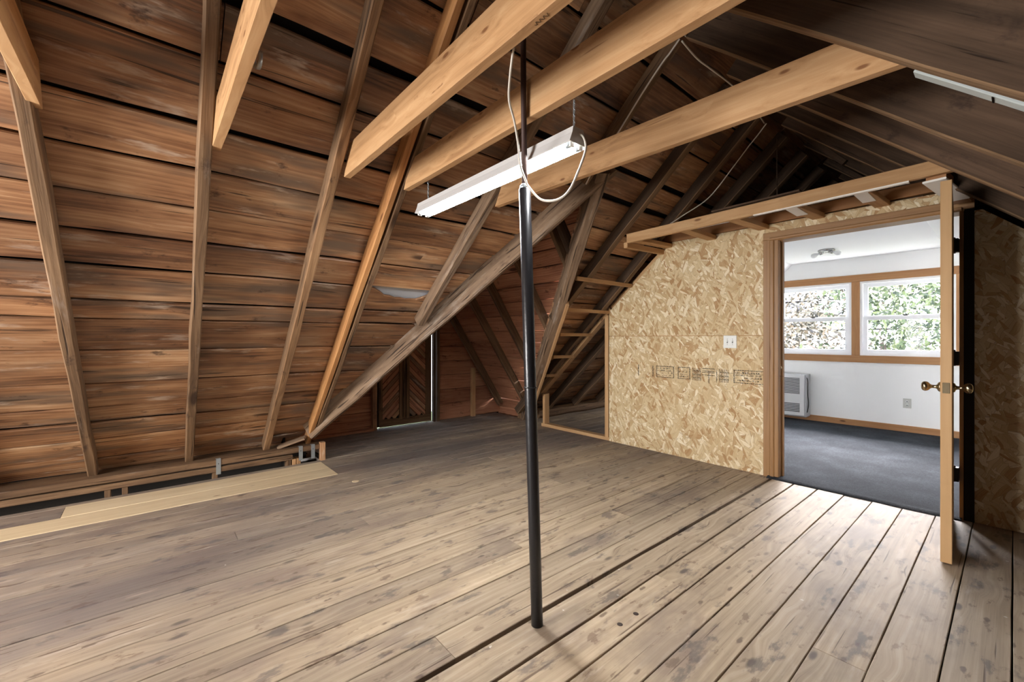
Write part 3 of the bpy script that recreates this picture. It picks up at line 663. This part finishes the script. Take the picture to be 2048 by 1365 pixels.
# room fixtures
t = tag(empty('ceiling_light', (-1.50, 6.37, 2.288)), 'small bare two-bulb chrome fixture on the white ceiling beyond the doorway', 'ceiling light')
lathe('base', [(.0, 0), (.085, 0), (.09, -.012), (.075, -.028), (.0, -.03)], Matrix.Translation((-1.50, 6.37, 2.287)), m_chrome, t)
for sx in (-1, 1):
    d = Vector((sx*.9, -.2, -.35)).normalized(); q = d.to_track_quat('Z', 'Y').to_matrix().to_4x4()
    lathe('socket', [(.02, 0), (.024, .01), (.024, .04), (.02, .045)], Matrix.Translation((-1.50+sx*.03, 6.36, 2.262)) @ q, m_chrome, t, 14)
    lathe('bulb', [(.012, 0), (.014, .015), (.028, .04), (.031, .058), (.024, .078), (.004, .088)], Matrix.Translation(Vector((-1.50+sx*.03, 6.36, 2.262))+d*.045) @ q, m_bulb, t, 16)
t = tag(empty('wall_heater', (-2.06, YW-.1, .06)), 'grey louvred wall heater standing at the left edge of the doorway view', 'heater')
box('body', -2.62, -1.905, YW-.20, YW-.002, .07, .68, m_heatside, t, .008); box('front_panel', -2.60, -1.925, YW-.212, YW-.198, .085, .67, m_heater, t, .004)
for k in range(13): box('louvre', -2.56, -1.98, YW-.218, YW-.213, .40+k*.018, .409+k*.018, m_platehole, t)
for k in range(6): box('louvre', -2.56, -1.98, YW-.218, YW-.213, .14+k*.022, .151+k*.022, m_platehole, t)
tube('power_cord', [(-1.96, YW-.205, .67), (-1.90, YW-.17, .62), (-1.895, YW-.16, .48), (-1.90, YW-.14, .38), (-1.895, YW-.12, .25), (-1.90, YW-.17, .14)], .005, m_hinge, t)
t = tag(empty('wall_outlet', (-.87, YW, .37)), 'grey electrical outlet low on the white wall below the right window', 'outlet')
box('plate', -.911, -.833, YW-.006, YW, .312, .432, m_outlet, t, .002)
for z in (.35, .395):
    r = lathe('receptacle', [(.016, 0), (.016, .003)], Matrix.Translation((-.872, YW-.006, z)) @ Matrix.Rotation(PI/2, 4, 'X'), m_plate, t, 12)
    box('slot', -.877, -.867, YW-.0105, YW-.0085, z-.005, z+.005, m_platehole, r)
t = tag(empty('light_switch', (-1.69, YP, 1.16)), 'white double toggle switch plate on the OSB wall left of the doorway', 'light switch')
box('plate', -1.748, -1.632, YP-.006, YP, 1.102, 1.218, m_plate, t, .002)
for xx in (-1.713, -1.667):
    g = box('toggle_slot', xx-.005, xx+.005, YP-.0068, YP-.0055, 1.148, 1.172, m_platehole, t)
    beam('toggle', (xx, YP-.005, 1.158), (xx, YP-.016, 1.170), (0, 0, 1), .007, .007, m_plate, t, ch=.001)
    for z in (1.185, 1.135): lathe('screw', [(.003, 0), (.002, .001)], Matrix.Translation((xx, YP-.006, z)) @ Matrix.Rotation(PI/2, 4, 'X'), m_chrome, t, 8)

# ------------------------------------------------------------------ rafters, valleys, collar ties
def rafter(name, p0, p1, up, wd, dp, mat, label, group, seg=14, wob=.006, ch=.006, cat='rafter', sk0=(0, 0), sk1=(0, 0)):
    u = Vector(up).normalized()*(dp/2)
    o = beam(name, Vector(p0)+u, Vector(p1)+u, up, wd, dp, mat, None, ch=ch, seg=seg, wob=wob, sk0=sk0, sk1=sk1, sd=sum(map(ord, label)))
    return tag(o, label, cat, group)
G1 = 'rafters of the left roof slope'
RW = .055
for (xb, yb, xt, yt, mat, wd, lab) in (
    (-4.55, -.93, -1.37, -.98, m_old, RW, 'old brown rafter on the left slope, outside the left edge of the photo'),
    (-4.53, -.325, -1.37, -.385, m_old, RW, 'old brown rafter with a knotty bent edge, first from the left in the photo'),
    (-4.52, .258, -1.37, .17, m_old, RW, 'old dark brown rafter standing nearly upright in the photo, second from the left'),
    (-4.51, .832, -1.37, .755, m_old, RW, 'old brown rafter carrying the end of the frontmost full collar tie'),
    (-4.51, 1.19, -1.37, 1.105, m_orange, .042, 'newer orange rafter sistered to an old dark one, left of the lamp'),
    (-4.36, 1.232, -1.37, 1.165, m_old, .04, 'old dark rafter directly behind the orange new rafter'),
    (-3.27, 1.765, -1.37, 1.90, m_grey, .065, 'grey rafter rising from the long valley beam behind the left end of the lamp'),
    (-2.12, 2.54, -1.37, 2.56, m_old, .05, 'short rafter from the top of the valleys to the ridge with a cable on it'),
    (-3.20, 3.335, -1.37, 3.37, m_dark, .075, 'dark rafter that carries the left end of the soffit beam'),
    (-4.52, 3.98, -1.37, 3.93, m_dark, .075, 'dark rafter running down just before the OSB wall')):
    rafter('rafter', LX(xb, yb), LX(xt, yt), NL, wd, HS, [mat, m_edge2] if yb == .832 else ([mat, m_litedge] if mat is m_dark else mat), lab, G1, wob=.008 if mat is m_old else .006)
for (y, lab) in ((4.58, 'dark rafter just behind the OSB wall, seen through its stud opening'), (5.18, 'dark rafter behind the stud opening, second beyond the OSB wall'),
                 (5.78, 'dark rafter behind the stud opening, third beyond the OSB wall'), (6.4, 'dark rafter behind the stud opening, fourth beyond the OSB wall'), (7.0, 'dark rafter of the left slope farthest away at the end wall')):
    rafter('rafter', LX(-4.52, y), LX(-1.37, y-.02), NL, .085, HS, [m_dark, m_litedge], lab, G1)
G2 = 'rafters of the right roof slope'
for (y, lab) in ((-.6, 'deep dark rafter of the right slope behind the camera'), (.0, 'deep dark rafter of the right slope right above the camera'), (.62, 'deep dark rafter of the right slope just out of frame at the top right'),
                 (1.24, 'deep dark rafter at the very top right corner of the photo'), (1.80, 'broad deep dark rafter at top right in front of the rearmost collar tie'),
                 (2.50, 'deep grey-brown rafter behind the painted board at top right'), (3.07, 'dark rafter of the right slope ending above the door'),
                 (3.58, 'dark rafter of the right slope above the soffit, nearest the ridge brace'), (4.15, 'dark rafter of the right slope directly over the OSB wall'),
                 (4.75, 'dark rafter of the right slope, first beyond the OSB wall'), (5.4, 'dark rafter of the right slope, second beyond the OSB wall'), (6.0, 'dark rafter of the right slope, third beyond the OSB wall'), (6.6, 'dark rafter of the right slope, farthest away')):
    xe = 1.85 if y < 4 else .0
    if y > 4: xe = -.40
    rafter('rafter', RX(-1.30, y+.025), RX(xe, y+.025), NR, .055, HR, [m_dark, m_litedge], lab, G2, wob=.006)
rafter('ridge_brace', (-1.27, 4.42, 3.03), (-.93, 4.42, 2.64), (1, 0, .8), .05, .05, m_dark, 'short grey brace slanting down from the ridge above the soffit beam', 'roof braces', cat='brace')
rafter('ridge_brace', (-1.25, 5.3, 3.0), (-.85, 5.3, 2.6), (1, 0, .8), .05, .05, m_dark, 'dim short brace under the ridge, farther back above the room', 'roof braces', cat='brace')
tag(tube('hanging_wire', [(-1.41, 4.40, 3.06), (-1.412, 4.40, 2.8), (-1.41, 4.40, 2.5)], .006, m_dark), 'thin dark wire hanging straight down from the ridge above the soffit', 'wire')
# valleys
u1 = Vector((0, 0, 1))
def vpt1(x, h=0): return Vector((x, V1(x), .16+TL*(x+4.49)+h))
def vpt2(x, h=0): return Vector((x, V2(x), .16+TL*(x+4.49)+h))
v = rafter('valley_beam', vpt1(-4.42, -.015), vpt1(-2.02, -.015), u1, .065, .19, m_grey, 'long weathered grey valley beam slanting up behind the steel post', 'valley beams', seg=22, wob=.010, ch=.012, cat='valley beam')
v = rafter('valley_beam', vpt2(-4.78, -.015), vpt2(-2.05, -.015), u1, .095, .17, m_grey, 'steep weathered grey valley beam left of the OSB wall, far side of the dormer', 'valley beams', seg=22, wob=.010, ch=.012, cat='valley beam')
# dormer rafters
G3 = 'rafters of the dormer'
def dr(x, t0, t1, side, lab, mat=m_old, wd=.05):
    rafter('rafter', D(x, t0, side), D(x, t1, side), Vector((0, side*SD_, CD)), wd, .10*CD/CD, mat, lab, G3, wob=.006)
dr(-5.28, 2.74, 0, 1, 'brown dormer rafter leaning against the gable wall right of the loft door')
dr(-4.60, 2.66, 0, 1, 'dormer rafter second from the gable wall')
dr(-4.09, 2.2, 0, 1, 'dormer rafter in the middle, third from the gable wall')
dr(-3.44, 1.45, 0, 1, 'dormer rafter meeting the steep valley beam halfway up')
dr(-2.79, .76, 0, 1, 'short light brown dormer rafter nailed near the top of the steep valley beam', m_old, .04)
dr(-2.68, .64, 0, 1, 'short dark dormer rafter beside the light one near the steep valley top', m_dark, .05)
for x, t, w_ in ((-5.28, 2.74, 'at the gable'), (-4.60, 2.3, 'second from the gable wall'), (-4.09, 1.9, 'third from the gable wall'), (-3.44, 1.3, 'halfway up the valley'), (-2.79, .6, 'near the valley top')):
    dr(x, t, 0, -1, 'near dormer rafter hidden behind the long valley beam, '+w_)
tag(beam('ridge_board', (-5.42, YD, 2.46), (-2.1, YD, 2.46), (0, 0, 1), .03, .11, m_dark), 'dark ridge board of the dormer behind the collar ties', 'ridge board')
# collar ties
G4 = 'collar ties'
def tie(x0, y0, x1, y1, lab, sk0=-.35, sk1=0, mat=m_new, bow=0):
    o = beam('collar_tie', (x0, y0-.019, 2.168), (x1, y1-.019, 2.168), (0, 0, 1), .038, .156, mat, None, ch=.002, seg=8, wob=.003, sk0=(0, -.0+sk0), sk1=(0, sk1), sd=x0)
    return tag(o, lab, 'collar tie', G4)
tie(-2.43, -.318, -.18, -.318, 'cut-ended light collar tie at the top left corner of the photo', .55, -1.1)
tie(-2.42, .262, -.18, .262, 'light collar tie at the top left, pointing down beside the second rafter', .55, -1.1)
tie(-2.37, .862, -.18, .862, 'frontmost long collar tie with pencil marks underneath, in front of the steel rod', .55, -1.1)
tie(-2.35, 1.212, -.18, 1.212, 'collar tie that the fluorescent lamp hangs under, middle of the three long ones', .55, -1.1)
tie(-2.25, 1.835, -.29, 1.912, 'rearmost long collar tie with many knots, behind the lamp', .55, -1.1)
# painted board beside the deep rafter
o = beam('painted_board', RX(-.19, 1.90, .03), RX(.75, 1.90, .03), NR, .05, .06, m_greypaint, None, ch=.003, seg=10, wob=.004); tag(o, 'grey-white painted board nailed behind the broad deep rafter at top right', 'board')
for k, xx in enumerate((-.04, .03, .085)): beam('slot_mark', RX(xx, 1.878, -.001), RX(xx, 1.922, -.001), NR, .006, .002, m_void, o)
# ------------------------------------------------------------------ eave plate on the left
t = tag(empty('eave_plate', (-4.46, -.5, .1)), 'doubled grey timber plate along the left eave with metal straps', 'wall plate')
beam('plate_board', (-4.532, -2.9, .130), (-4.532, 1.27, .131), (0, 0, 1), .262, .05, m_old, t, ch=.004, seg=20, wob=.004)
beam('plate_board', (-4.47, -2.9, .076), (-4.47, 1.03, .070), (0, 0, 1), .135, .045, m_old, t, ch=.004, seg=20, wob=.004)
for y in (-2.2, -1.3, -.238, -.141, .43, 1.0, 1.045, 1.085): beam('block', (-4.455, y, -.03), (-4.455, y, .05), (0, 1, 0), .09, .035, m_new if y > 1 else m_old, t)
for y, lean in ((.451, 0), (1.10, .02), (1.21, 0)):
    s_ = box('strap', -4.3995, -4.3965, y-.017, y+.017, .03, .165, m_galv, t); box('strap_fold', -4.44, -4.3965, y-.017, y+.017, .157, .160, m_galv, s_)
    lathe('nail', [(.004, 0), (.003, .002)], Matrix.Translation((-4.396, y, .12)) @ Matrix.Rotation(PI/2, 4, 'Y'), m_hinge, s_, 8)
tag(beam('corner_block', (-4.40, 1.295, .0), (-4.40, 1.295, .175), (1, 0, 0), .045, .06, m_sheath, None, seg=3, wob=.002), 'short upright brown block at the right end of the eave plate', 'block')
tag(beam('wood_scrap', (-4.50, .93, .165), (-4.40, 1.14, .24), (0, -.3, 1), .09, .025, m_grey, None, seg=4, wob=.006), 'curved grey wood scrap lodged between two rafters above the eave plate', 'wood scrap')
wv = struct('wall_eave', (-4.7, 0, 0)); box('board', -4.66, -4.60, -3, 1.2, -.3, .09, m_void, wv); box('board', -5.0, -4.3, -3, 1.22, -.32, -.25, m_void, wv); box('board', -4.7, -4.42, 1.275, 1.29, -.3, .04, m_void, wv); box('board', -5.12, -5.06, 4.40, 7.3, -.3, .4, m_void, wv); box('board', -5.1, -4.3, 4.36, 7.3, -.08, -.05, m_void, wv)
t = tag(beam('log_plate', (-4.61, 4.40, .075), (-4.63, 7.2, .085), (0, 0, 1), .16, .15, m_old, None, ch=.04, seg=18, wob=.02), 'rough dark log plate at the eave behind the stud opening', 'wall plate')
tag(beam('corner_post', (-4.74, 4.27, .0), (-4.74, 4.27, .24), (0, 1, 0), .16, .15, m_old, None, ch=.02, seg=3, wob=.008), 'rough dark block under the foot of the steep valley beam', 'block')
tag(beam('brace_block', (-4.74, 4.30, .07), (-4.52, 4.13, .30), (0, 0, 1), .05, .07, m_orange, None, seg=3, wob=.003), 'light brown brace block at the foot of the steep valley beam', 'block')
# ------------------------------------------------------------------ soffit frame
t = tag(empty('soffit_frame', (-1.3, 3.5, 2.15)), 'two-by-four soffit beam with short cross blocks above the doorway', 'frame')
beam('beam', (-2.345, 3.42, 2.125), (-.20, 3.42, 2.167), (0, 0, 1), .038, .085, m_frame, t, ch=.003, seg=6, wob=.002)
beam('ledger_strip', (-1.25, 3.418, 2.106), (-.40, 3.418, 2.116), (0, 0, 1), .03, .012, m_whitep, t)
for (xa, xb, z, mt) in ((-1.82, -1.86, 2.125, m_frame), (-1.43, -1.41, 2.135, m_frame), (-1.04, -1.01, 2.145, m_frame), (-.645, -.62, 2.15, m_frame), (-2.30, -2.30, 2.12, m_frame)):
    b_ = beam('block', (xa, 3.44, z), (xb, YP+.0, z+.02), (0, 0, 1), .085, .038, mt, t)
    if xa in (-1.04, -.645):
        box('paint_patch', xa-.036, xa+.036, 3.45, 3.78, z-.0205+.002, z-.017+.002, m_whitep, b_)
beam('block', (-2.37, 3.42, 2.07), (-2.37, YP+.04, 2.09), (0, 0, 1), .04, .05, m_frame, t)
for (x, ya, z) in ((-2.75, 3.15, 1.775), (-3.06, 3.36, 1.495), (-3.33, 3.53, 1.235), (-3.625, 3.73, .965), (-3.895, 3.88, .712)):
    beam('block', (x, ya, z), (x, YP+.03, z), (0, 0, 1), .04, .036, m_frame, t, ch=.002)
beam('nailer', vpt2(-4.45, -.0)+Vector((.06, .02, 0)), vpt2(-3.0, 0)+Vector((.06, .02, 0)), (0, 0, 1), .03, .07, m_frame, t)
tag(beam('loose_board', (-1.55, 3.43, 2.196), (-.95, 3.43, 2.207), (0, 0, 1), .09, .012, m_dark, None), 'thin dark board lying on top of the soffit beam', 'board')
t = tag(empty('corner_bracket', (-.26, 3.5, 2.08)), 'white-painted wood gusset above the open door edge', 'gusset')
beam('block', (-.29, 3.44, 2.125), (-.215, 3.98, 2.085), (0, 0, 1), .085, .05, m_pine, t)
beam('painted_face', (-.292, 3.38, 2.085), (-.222, 3.83, 2.055), (0, 0, 1), .10, .012, m_whitep, t)
# ------------------------------------------------------------------ steel post
t = tag(empty('steel_post', (-1.284, 1.229, 0)), 'black-painted steel pipe post standing on the planks, slimmer rod above', 'post')
pb, pt = Vector((-1.284, 1.229, 0)), Vector((-1.290, 1.165, 1.80)); ax = (pt-pb).normalized(); q = ax.to_track_quat('Z', 'Y').to_matrix().to_4x4(); PL_ = (pt-pb).length
lathe('tube', [(.0245, 0), (.0245, .4), (.025, .9), (.0245, PL_-.003), (.022, PL_)], Matrix.Translation(pb) @ q, m_black, t, 24)
lathe('cap', [(.0225, PL_), (.019, PL_+.012), (.012, PL_+.02)], Matrix.Translation(pb) @ q, m_galv, t, 20)
tube('rod', [pt+ax*.01, (-1.281, 1.150, 2.2), (-1.28, 1.145, 3.0)], .0115, m_rod, t, 12, 1)
tube('clamp_ring', [pb+ax*.99+Vector((.026*math.cos(a_), .026*math.sin(a_), 0)) for a_ in [k*PI/6 for k in range(13)]], .003, m_black, t, 6, 1)
# ------------------------------------------------------------------ fluorescent lamp
t = tag(empty('shop_light', (-1.66, 1.235, 1.98)), 'lit two-tube fluorescent lamp with white reflector hanging from chains', 'lamp')
LA, LB = -2.27, -1.068
def lampz(x): return 0 + (x-LB)/(LA-LB)*.0
prof = [(1.185, 1.925), (1.200, 1.962), (1.205, 1.985), (1.262, 1.985), (1.268, 1.962), (1.286, 1.925)]
bm = bmesh.new(); th_ = .002
rings = []
for x in (LA, LB):
    c = (1.235, 1.955); inner = [(c[0]+(y-c[0])*.95, z-.003) for y, z in prof]
    rings.append([bm.verts.new((x-(-1.669), y-1.235, z-1.955)) for y, z in prof+inner[::-1]])
n_ = len(rings[0])
for k in range(n_): bm.faces.new((rings[0][k], rings[0][(k+1) % n_], rings[1][(k+1) % n_], rings[1][k]))
bm.faces.new(rings[0]); bm.faces.new(rings[1])
mesh_obj('reflector', bm, m_reflector, t, Matrix.Translation((-1.669, 1.235, 1.955)))
for x in (LA-.003, LB+.001): prism('end_plate', [(0, 0), (0, 0), (0, 0)], 0, 1, m_reflector) if False else None
for x in (LA-.004, LB):
    bm = bmesh.new(); a = [bm.verts.new((0, y-1.235, z-1.955)) for y, z in prof]; b = [bm.verts.new((.004, y-1.235, z-1.955)) for y, z in prof]; bm.faces.new(a); bm.faces.new(b)
    for k in range(6): bm.faces.new((a[k], a[(k+1) % 6], b[(k+1) % 6], b[k]))
    mesh_obj('end_plate', bm, m_reflector, t, Matrix.Translation((x, 1.235, 1.955)))
for y in (1.211, 1.260):
    M = Matrix.Translation((LA+.035, y, 1.925)) @ Matrix.Rotation(PI/2, 4, 'Y')
    tb = lathe('fluorescent_tube', [(.0125, 0), (.0127, .01), (.0127, 1.125), (.0125, 1.135)], M, m_tube, t, 16)
    for x in (LA+.014, LB-.034): lathe('tube_cap', [(.013, 0), (.0135, .02)], Matrix.Translation((x, y, 1.925)) @ Matrix.Rotation(PI/2, 4, 'Y'), m_galv, t, 14)
    for x in (LA+.006, LB-.014): box('tube_holder', x, x+.008, y-.011, y+.011, 1.912, 1.962, m_whitep, t, .001)
for (x0, z0, zt) in ((-2.18, 1.985, 2.092), (-1.075, 1.985, 2.092)):
    ch_ = tag(empty('hanging_chain', (x0, 1.228, z0)), 'thin steel chain holding the %s end of the fluorescent lamp' % ('far left' if x0 < -2 else 'right'), 'chain', 'lamp chains')
    n_ = 9; st = (zt-z0)/n_
    for k in range(n_):
        cz = z0+(k+.5)*st; r1, r2 = .0035, st*.62; pl = k % 2
        pts = [(x0+(r1*math.cos(a_) if pl else 0), 1.222+(0 if pl else r1*math.cos(a_)), cz+r2*math.sin(a_)) for a_ in [j*PI/5 for j in range(11)]]
        tube('link', pts, .0017, m_galv, ch_, 5, 1)
tag(tube('lamp_cord', [(-1.021, .875, 2.11), (-1.08, .91, 2.06), (-1.133, .95, 2.018), (-1.165, 1.0, 1.977), (-1.19, 1.04, 1.92), (-1.222, 1.08, 1.854), (-1.228, 1.11, 1.81), (-1.226, 1.128, 1.783), (-1.182, 1.15, 1.727), (-1.121, 1.17, 1.713), (-1.076, 1.19, 1.738), (-1.045, 1.21, 1.808), (-1.03, 1.235, 1.893), (-1.045, 1.24, 1.945), (-1.068, 1.24, 1.965)],
    .0042, m_cordw, None, 8, 6), 'cream cord looping down from the front collar tie to the lamp end', 'cord')
# pencil scribble under the front collar tie
o = tube('pencil_mark', [(-.89+.005*k, .842+.006*math.sin(k*2.1), 2.0893) for k in range(12)], .0007, m_hinge, bpy.data.objects['collar_tie.002'], 5, 4); o['label'] = 'small illegible pencil scribble'
# cables
tag(tube('cable', [(-1.351, 2.52, 3.06), (-1.41, 2.512, 3.0), (-1.457, 2.505, 2.96), (-1.587, 2.51, 2.85), (-1.739, 2.51, 2.70), (-1.84, 2.51, 2.60), (-2.0, 2.5, 2.45), (-2.1, 2.52, 2.36)], .0055, m_wire), 'white cable stapled down the short rafter above the valley junction', 'cable')
tag(tube('cable', [(-1.34, 2.53, 3.045), (-1.362, 2.776, 3.05), (-1.358, 2.948, 3.055), (-1.348, 3.245, 3.06), (-1.345, 3.6, 3.05), (-1.38, 4.0, 3.03)], .0055, m_wire), 'white cable running along the ridge between two collar ties', 'cable')
tag(tube('cable', [(-1.37, 4.02, 3.03), (-1.45, 4.04, 2.96), (-1.527, 4.06, 2.90), (-1.666, 4.085, 2.77), (-1.834, 4.11, 2.61), (-1.94, 4.08, 2.51), (-2.085, 3.94, 2.38), (-2.15, 3.8, 2.28)], .0055, m_wire), 'white cable dropping from the ridge to the left end of the soffit beam', 'cable')
tag(tube('cable', [(-1.0, 1.26, 2.9), (-1.06, 1.5, 2.92), (-1.15, 1.9, 2.96), (-1.30, 2.5, 3.04)], .0055, m_wire), 'short white cable near the top edge above the middle collar tie', 'cable')
# metal hanger
o = tube('hanger_strap', [(-1.80, .285, 2.24), (-1.79, .292, 2.19), (-1.76, .298, 2.165), (-1.73, .30, 2.175), (-1.74, .303, 2.21)], .009, m_galv, None, 4, 3)
tag(o, 'crumpled piece of shiny metal strap at the top edge beside a collar tie', 'metal strap')

# ------------------------------------------------------------------ outside
def tree(x, y, z0, h, r, mat, label, n=5200, seed=0):
    rt = random.Random(seed); t = tag(empty('tree', (x, y, z0)), label, 'tree', 'trees outside the windows')
    tube('trunk', [(x, y, z0), (x+.1, y, z0+h*.4), (x, y+.1, z0+h*.8)], [.16, .11, .05], m_bark, t, 8, 1)
    for k in range(6):
        a = rt.uniform(0, 2*PI); zb = z0+h*rt.uniform(.35, .7)
        tube('branch', [(x, y, zb), (x+math.cos(a)*r*.5, y+math.sin(a)*r*.5, zb+.6), (x+math.cos(a)*r*.9, y+math.sin(a)*r*.9, zb+1.1)], [.05, .03, .012], m_bark, t, 6, 1)
    verts = []; faces = []
    cl = [(Vector((rt.gauss(0, .45)*r, rt.gauss(0, .35)*r, rt.uniform(.25, 1.0)*h)), rt.uniform(.35, .8)) for _ in range(46)]
    for k in range(n):
        c, cr = rt.choice(cl); p = c+Vector((rt.gauss(0, 1), rt.gauss(0, 1), rt.gauss(0, 1))).normalized()*cr*rt.uniform(.6, 1)
        a = Vector((rt.gauss(0, 1), rt.gauss(0, 1), rt.gauss(0, 1))).normalized(); b = a.orthogonal().normalized(); s = rt.uniform(.045, .085); i = len(verts)
        verts += [p-a*s, p+b*s*.45, p+a*s, p-b*s*.45]; faces.append((i, i+1, i+2, i+3))
    me = bpy.data.meshes.new('foliage'); me.from_pydata(verts, [], faces); me.materials.append(mat)
    o = bpy.data.objects.new('foliage', me); C.objects.link(o); o.parent = t; o['kind'] = 'stuff'
tree(-1.9, 12.4, -4.5, 7.2, 2.0, m_leaf, 'green leafy tree filling the right window', 9000, 1)
tree(-4.6, 13.6, -4.5, 6.8, 2.0, m_leaf2, 'pale autumn tree low in the left window', 7000, 2)
tree(-2.9, 16.0, -4.5, 9.5, 2.6, m_leaf2, 'taller pale tree standing behind the gap between both windows', 8000, 3)
tree(-.5, 14.4, -4.5, 9.5, 2.4, m_leaf, 'tall green tree at the right side of the right window', 8000, 4)
gr = box('ground', -30, 30, 7.8, 60, -4.8, -4.6, plain('grass', srgb(120, 128, 90), .9)); gr['kind'] = 'structure'
t = tag(empty('neighbour_house', (-8.5, 21, -4.6)), 'pale pinkish neighbouring house behind the left window trees', 'house')
m_siding = plain('pale_siding', srgb(214, 196, 190), .8); m_roofg = plain('grey_roof', srgb(110, 104, 108), .9)
box('wall', -12, -5.2, 18.8, 24, -4.6, 2.2, m_siding, t); prism('roof', [(-12.5, 2.2), (-4.8, 2.2), (-8.6, 4.4)], 18.4, 24.4, m_roofg, t)
for xx in (-10.6, -8.9, -6.8): wdw = box('window', xx-.4, xx+.4, 18.72, 18.8, .6, 1.7, m_vinyl, t); box('pane', xx-.32, xx+.32, 18.69, 18.72, .68, 1.62, m_void, wdw)
tag(tube('power_line', [(-14, 17.5, 2.55), (-5, 17.0, 2.45), (3, 16.8, 2.6)], .02, m_void), 'dark power line crossing behind the windows, upper one', 'power line', 'power lines')
tag(tube('power_line', [(-14, 17.5, 1.55), (-5, 17.0, 1.45), (3, 16.8, 1.6)], .02, m_void), 'dark power line crossing behind the windows, lower one', 'power line', 'power lines')
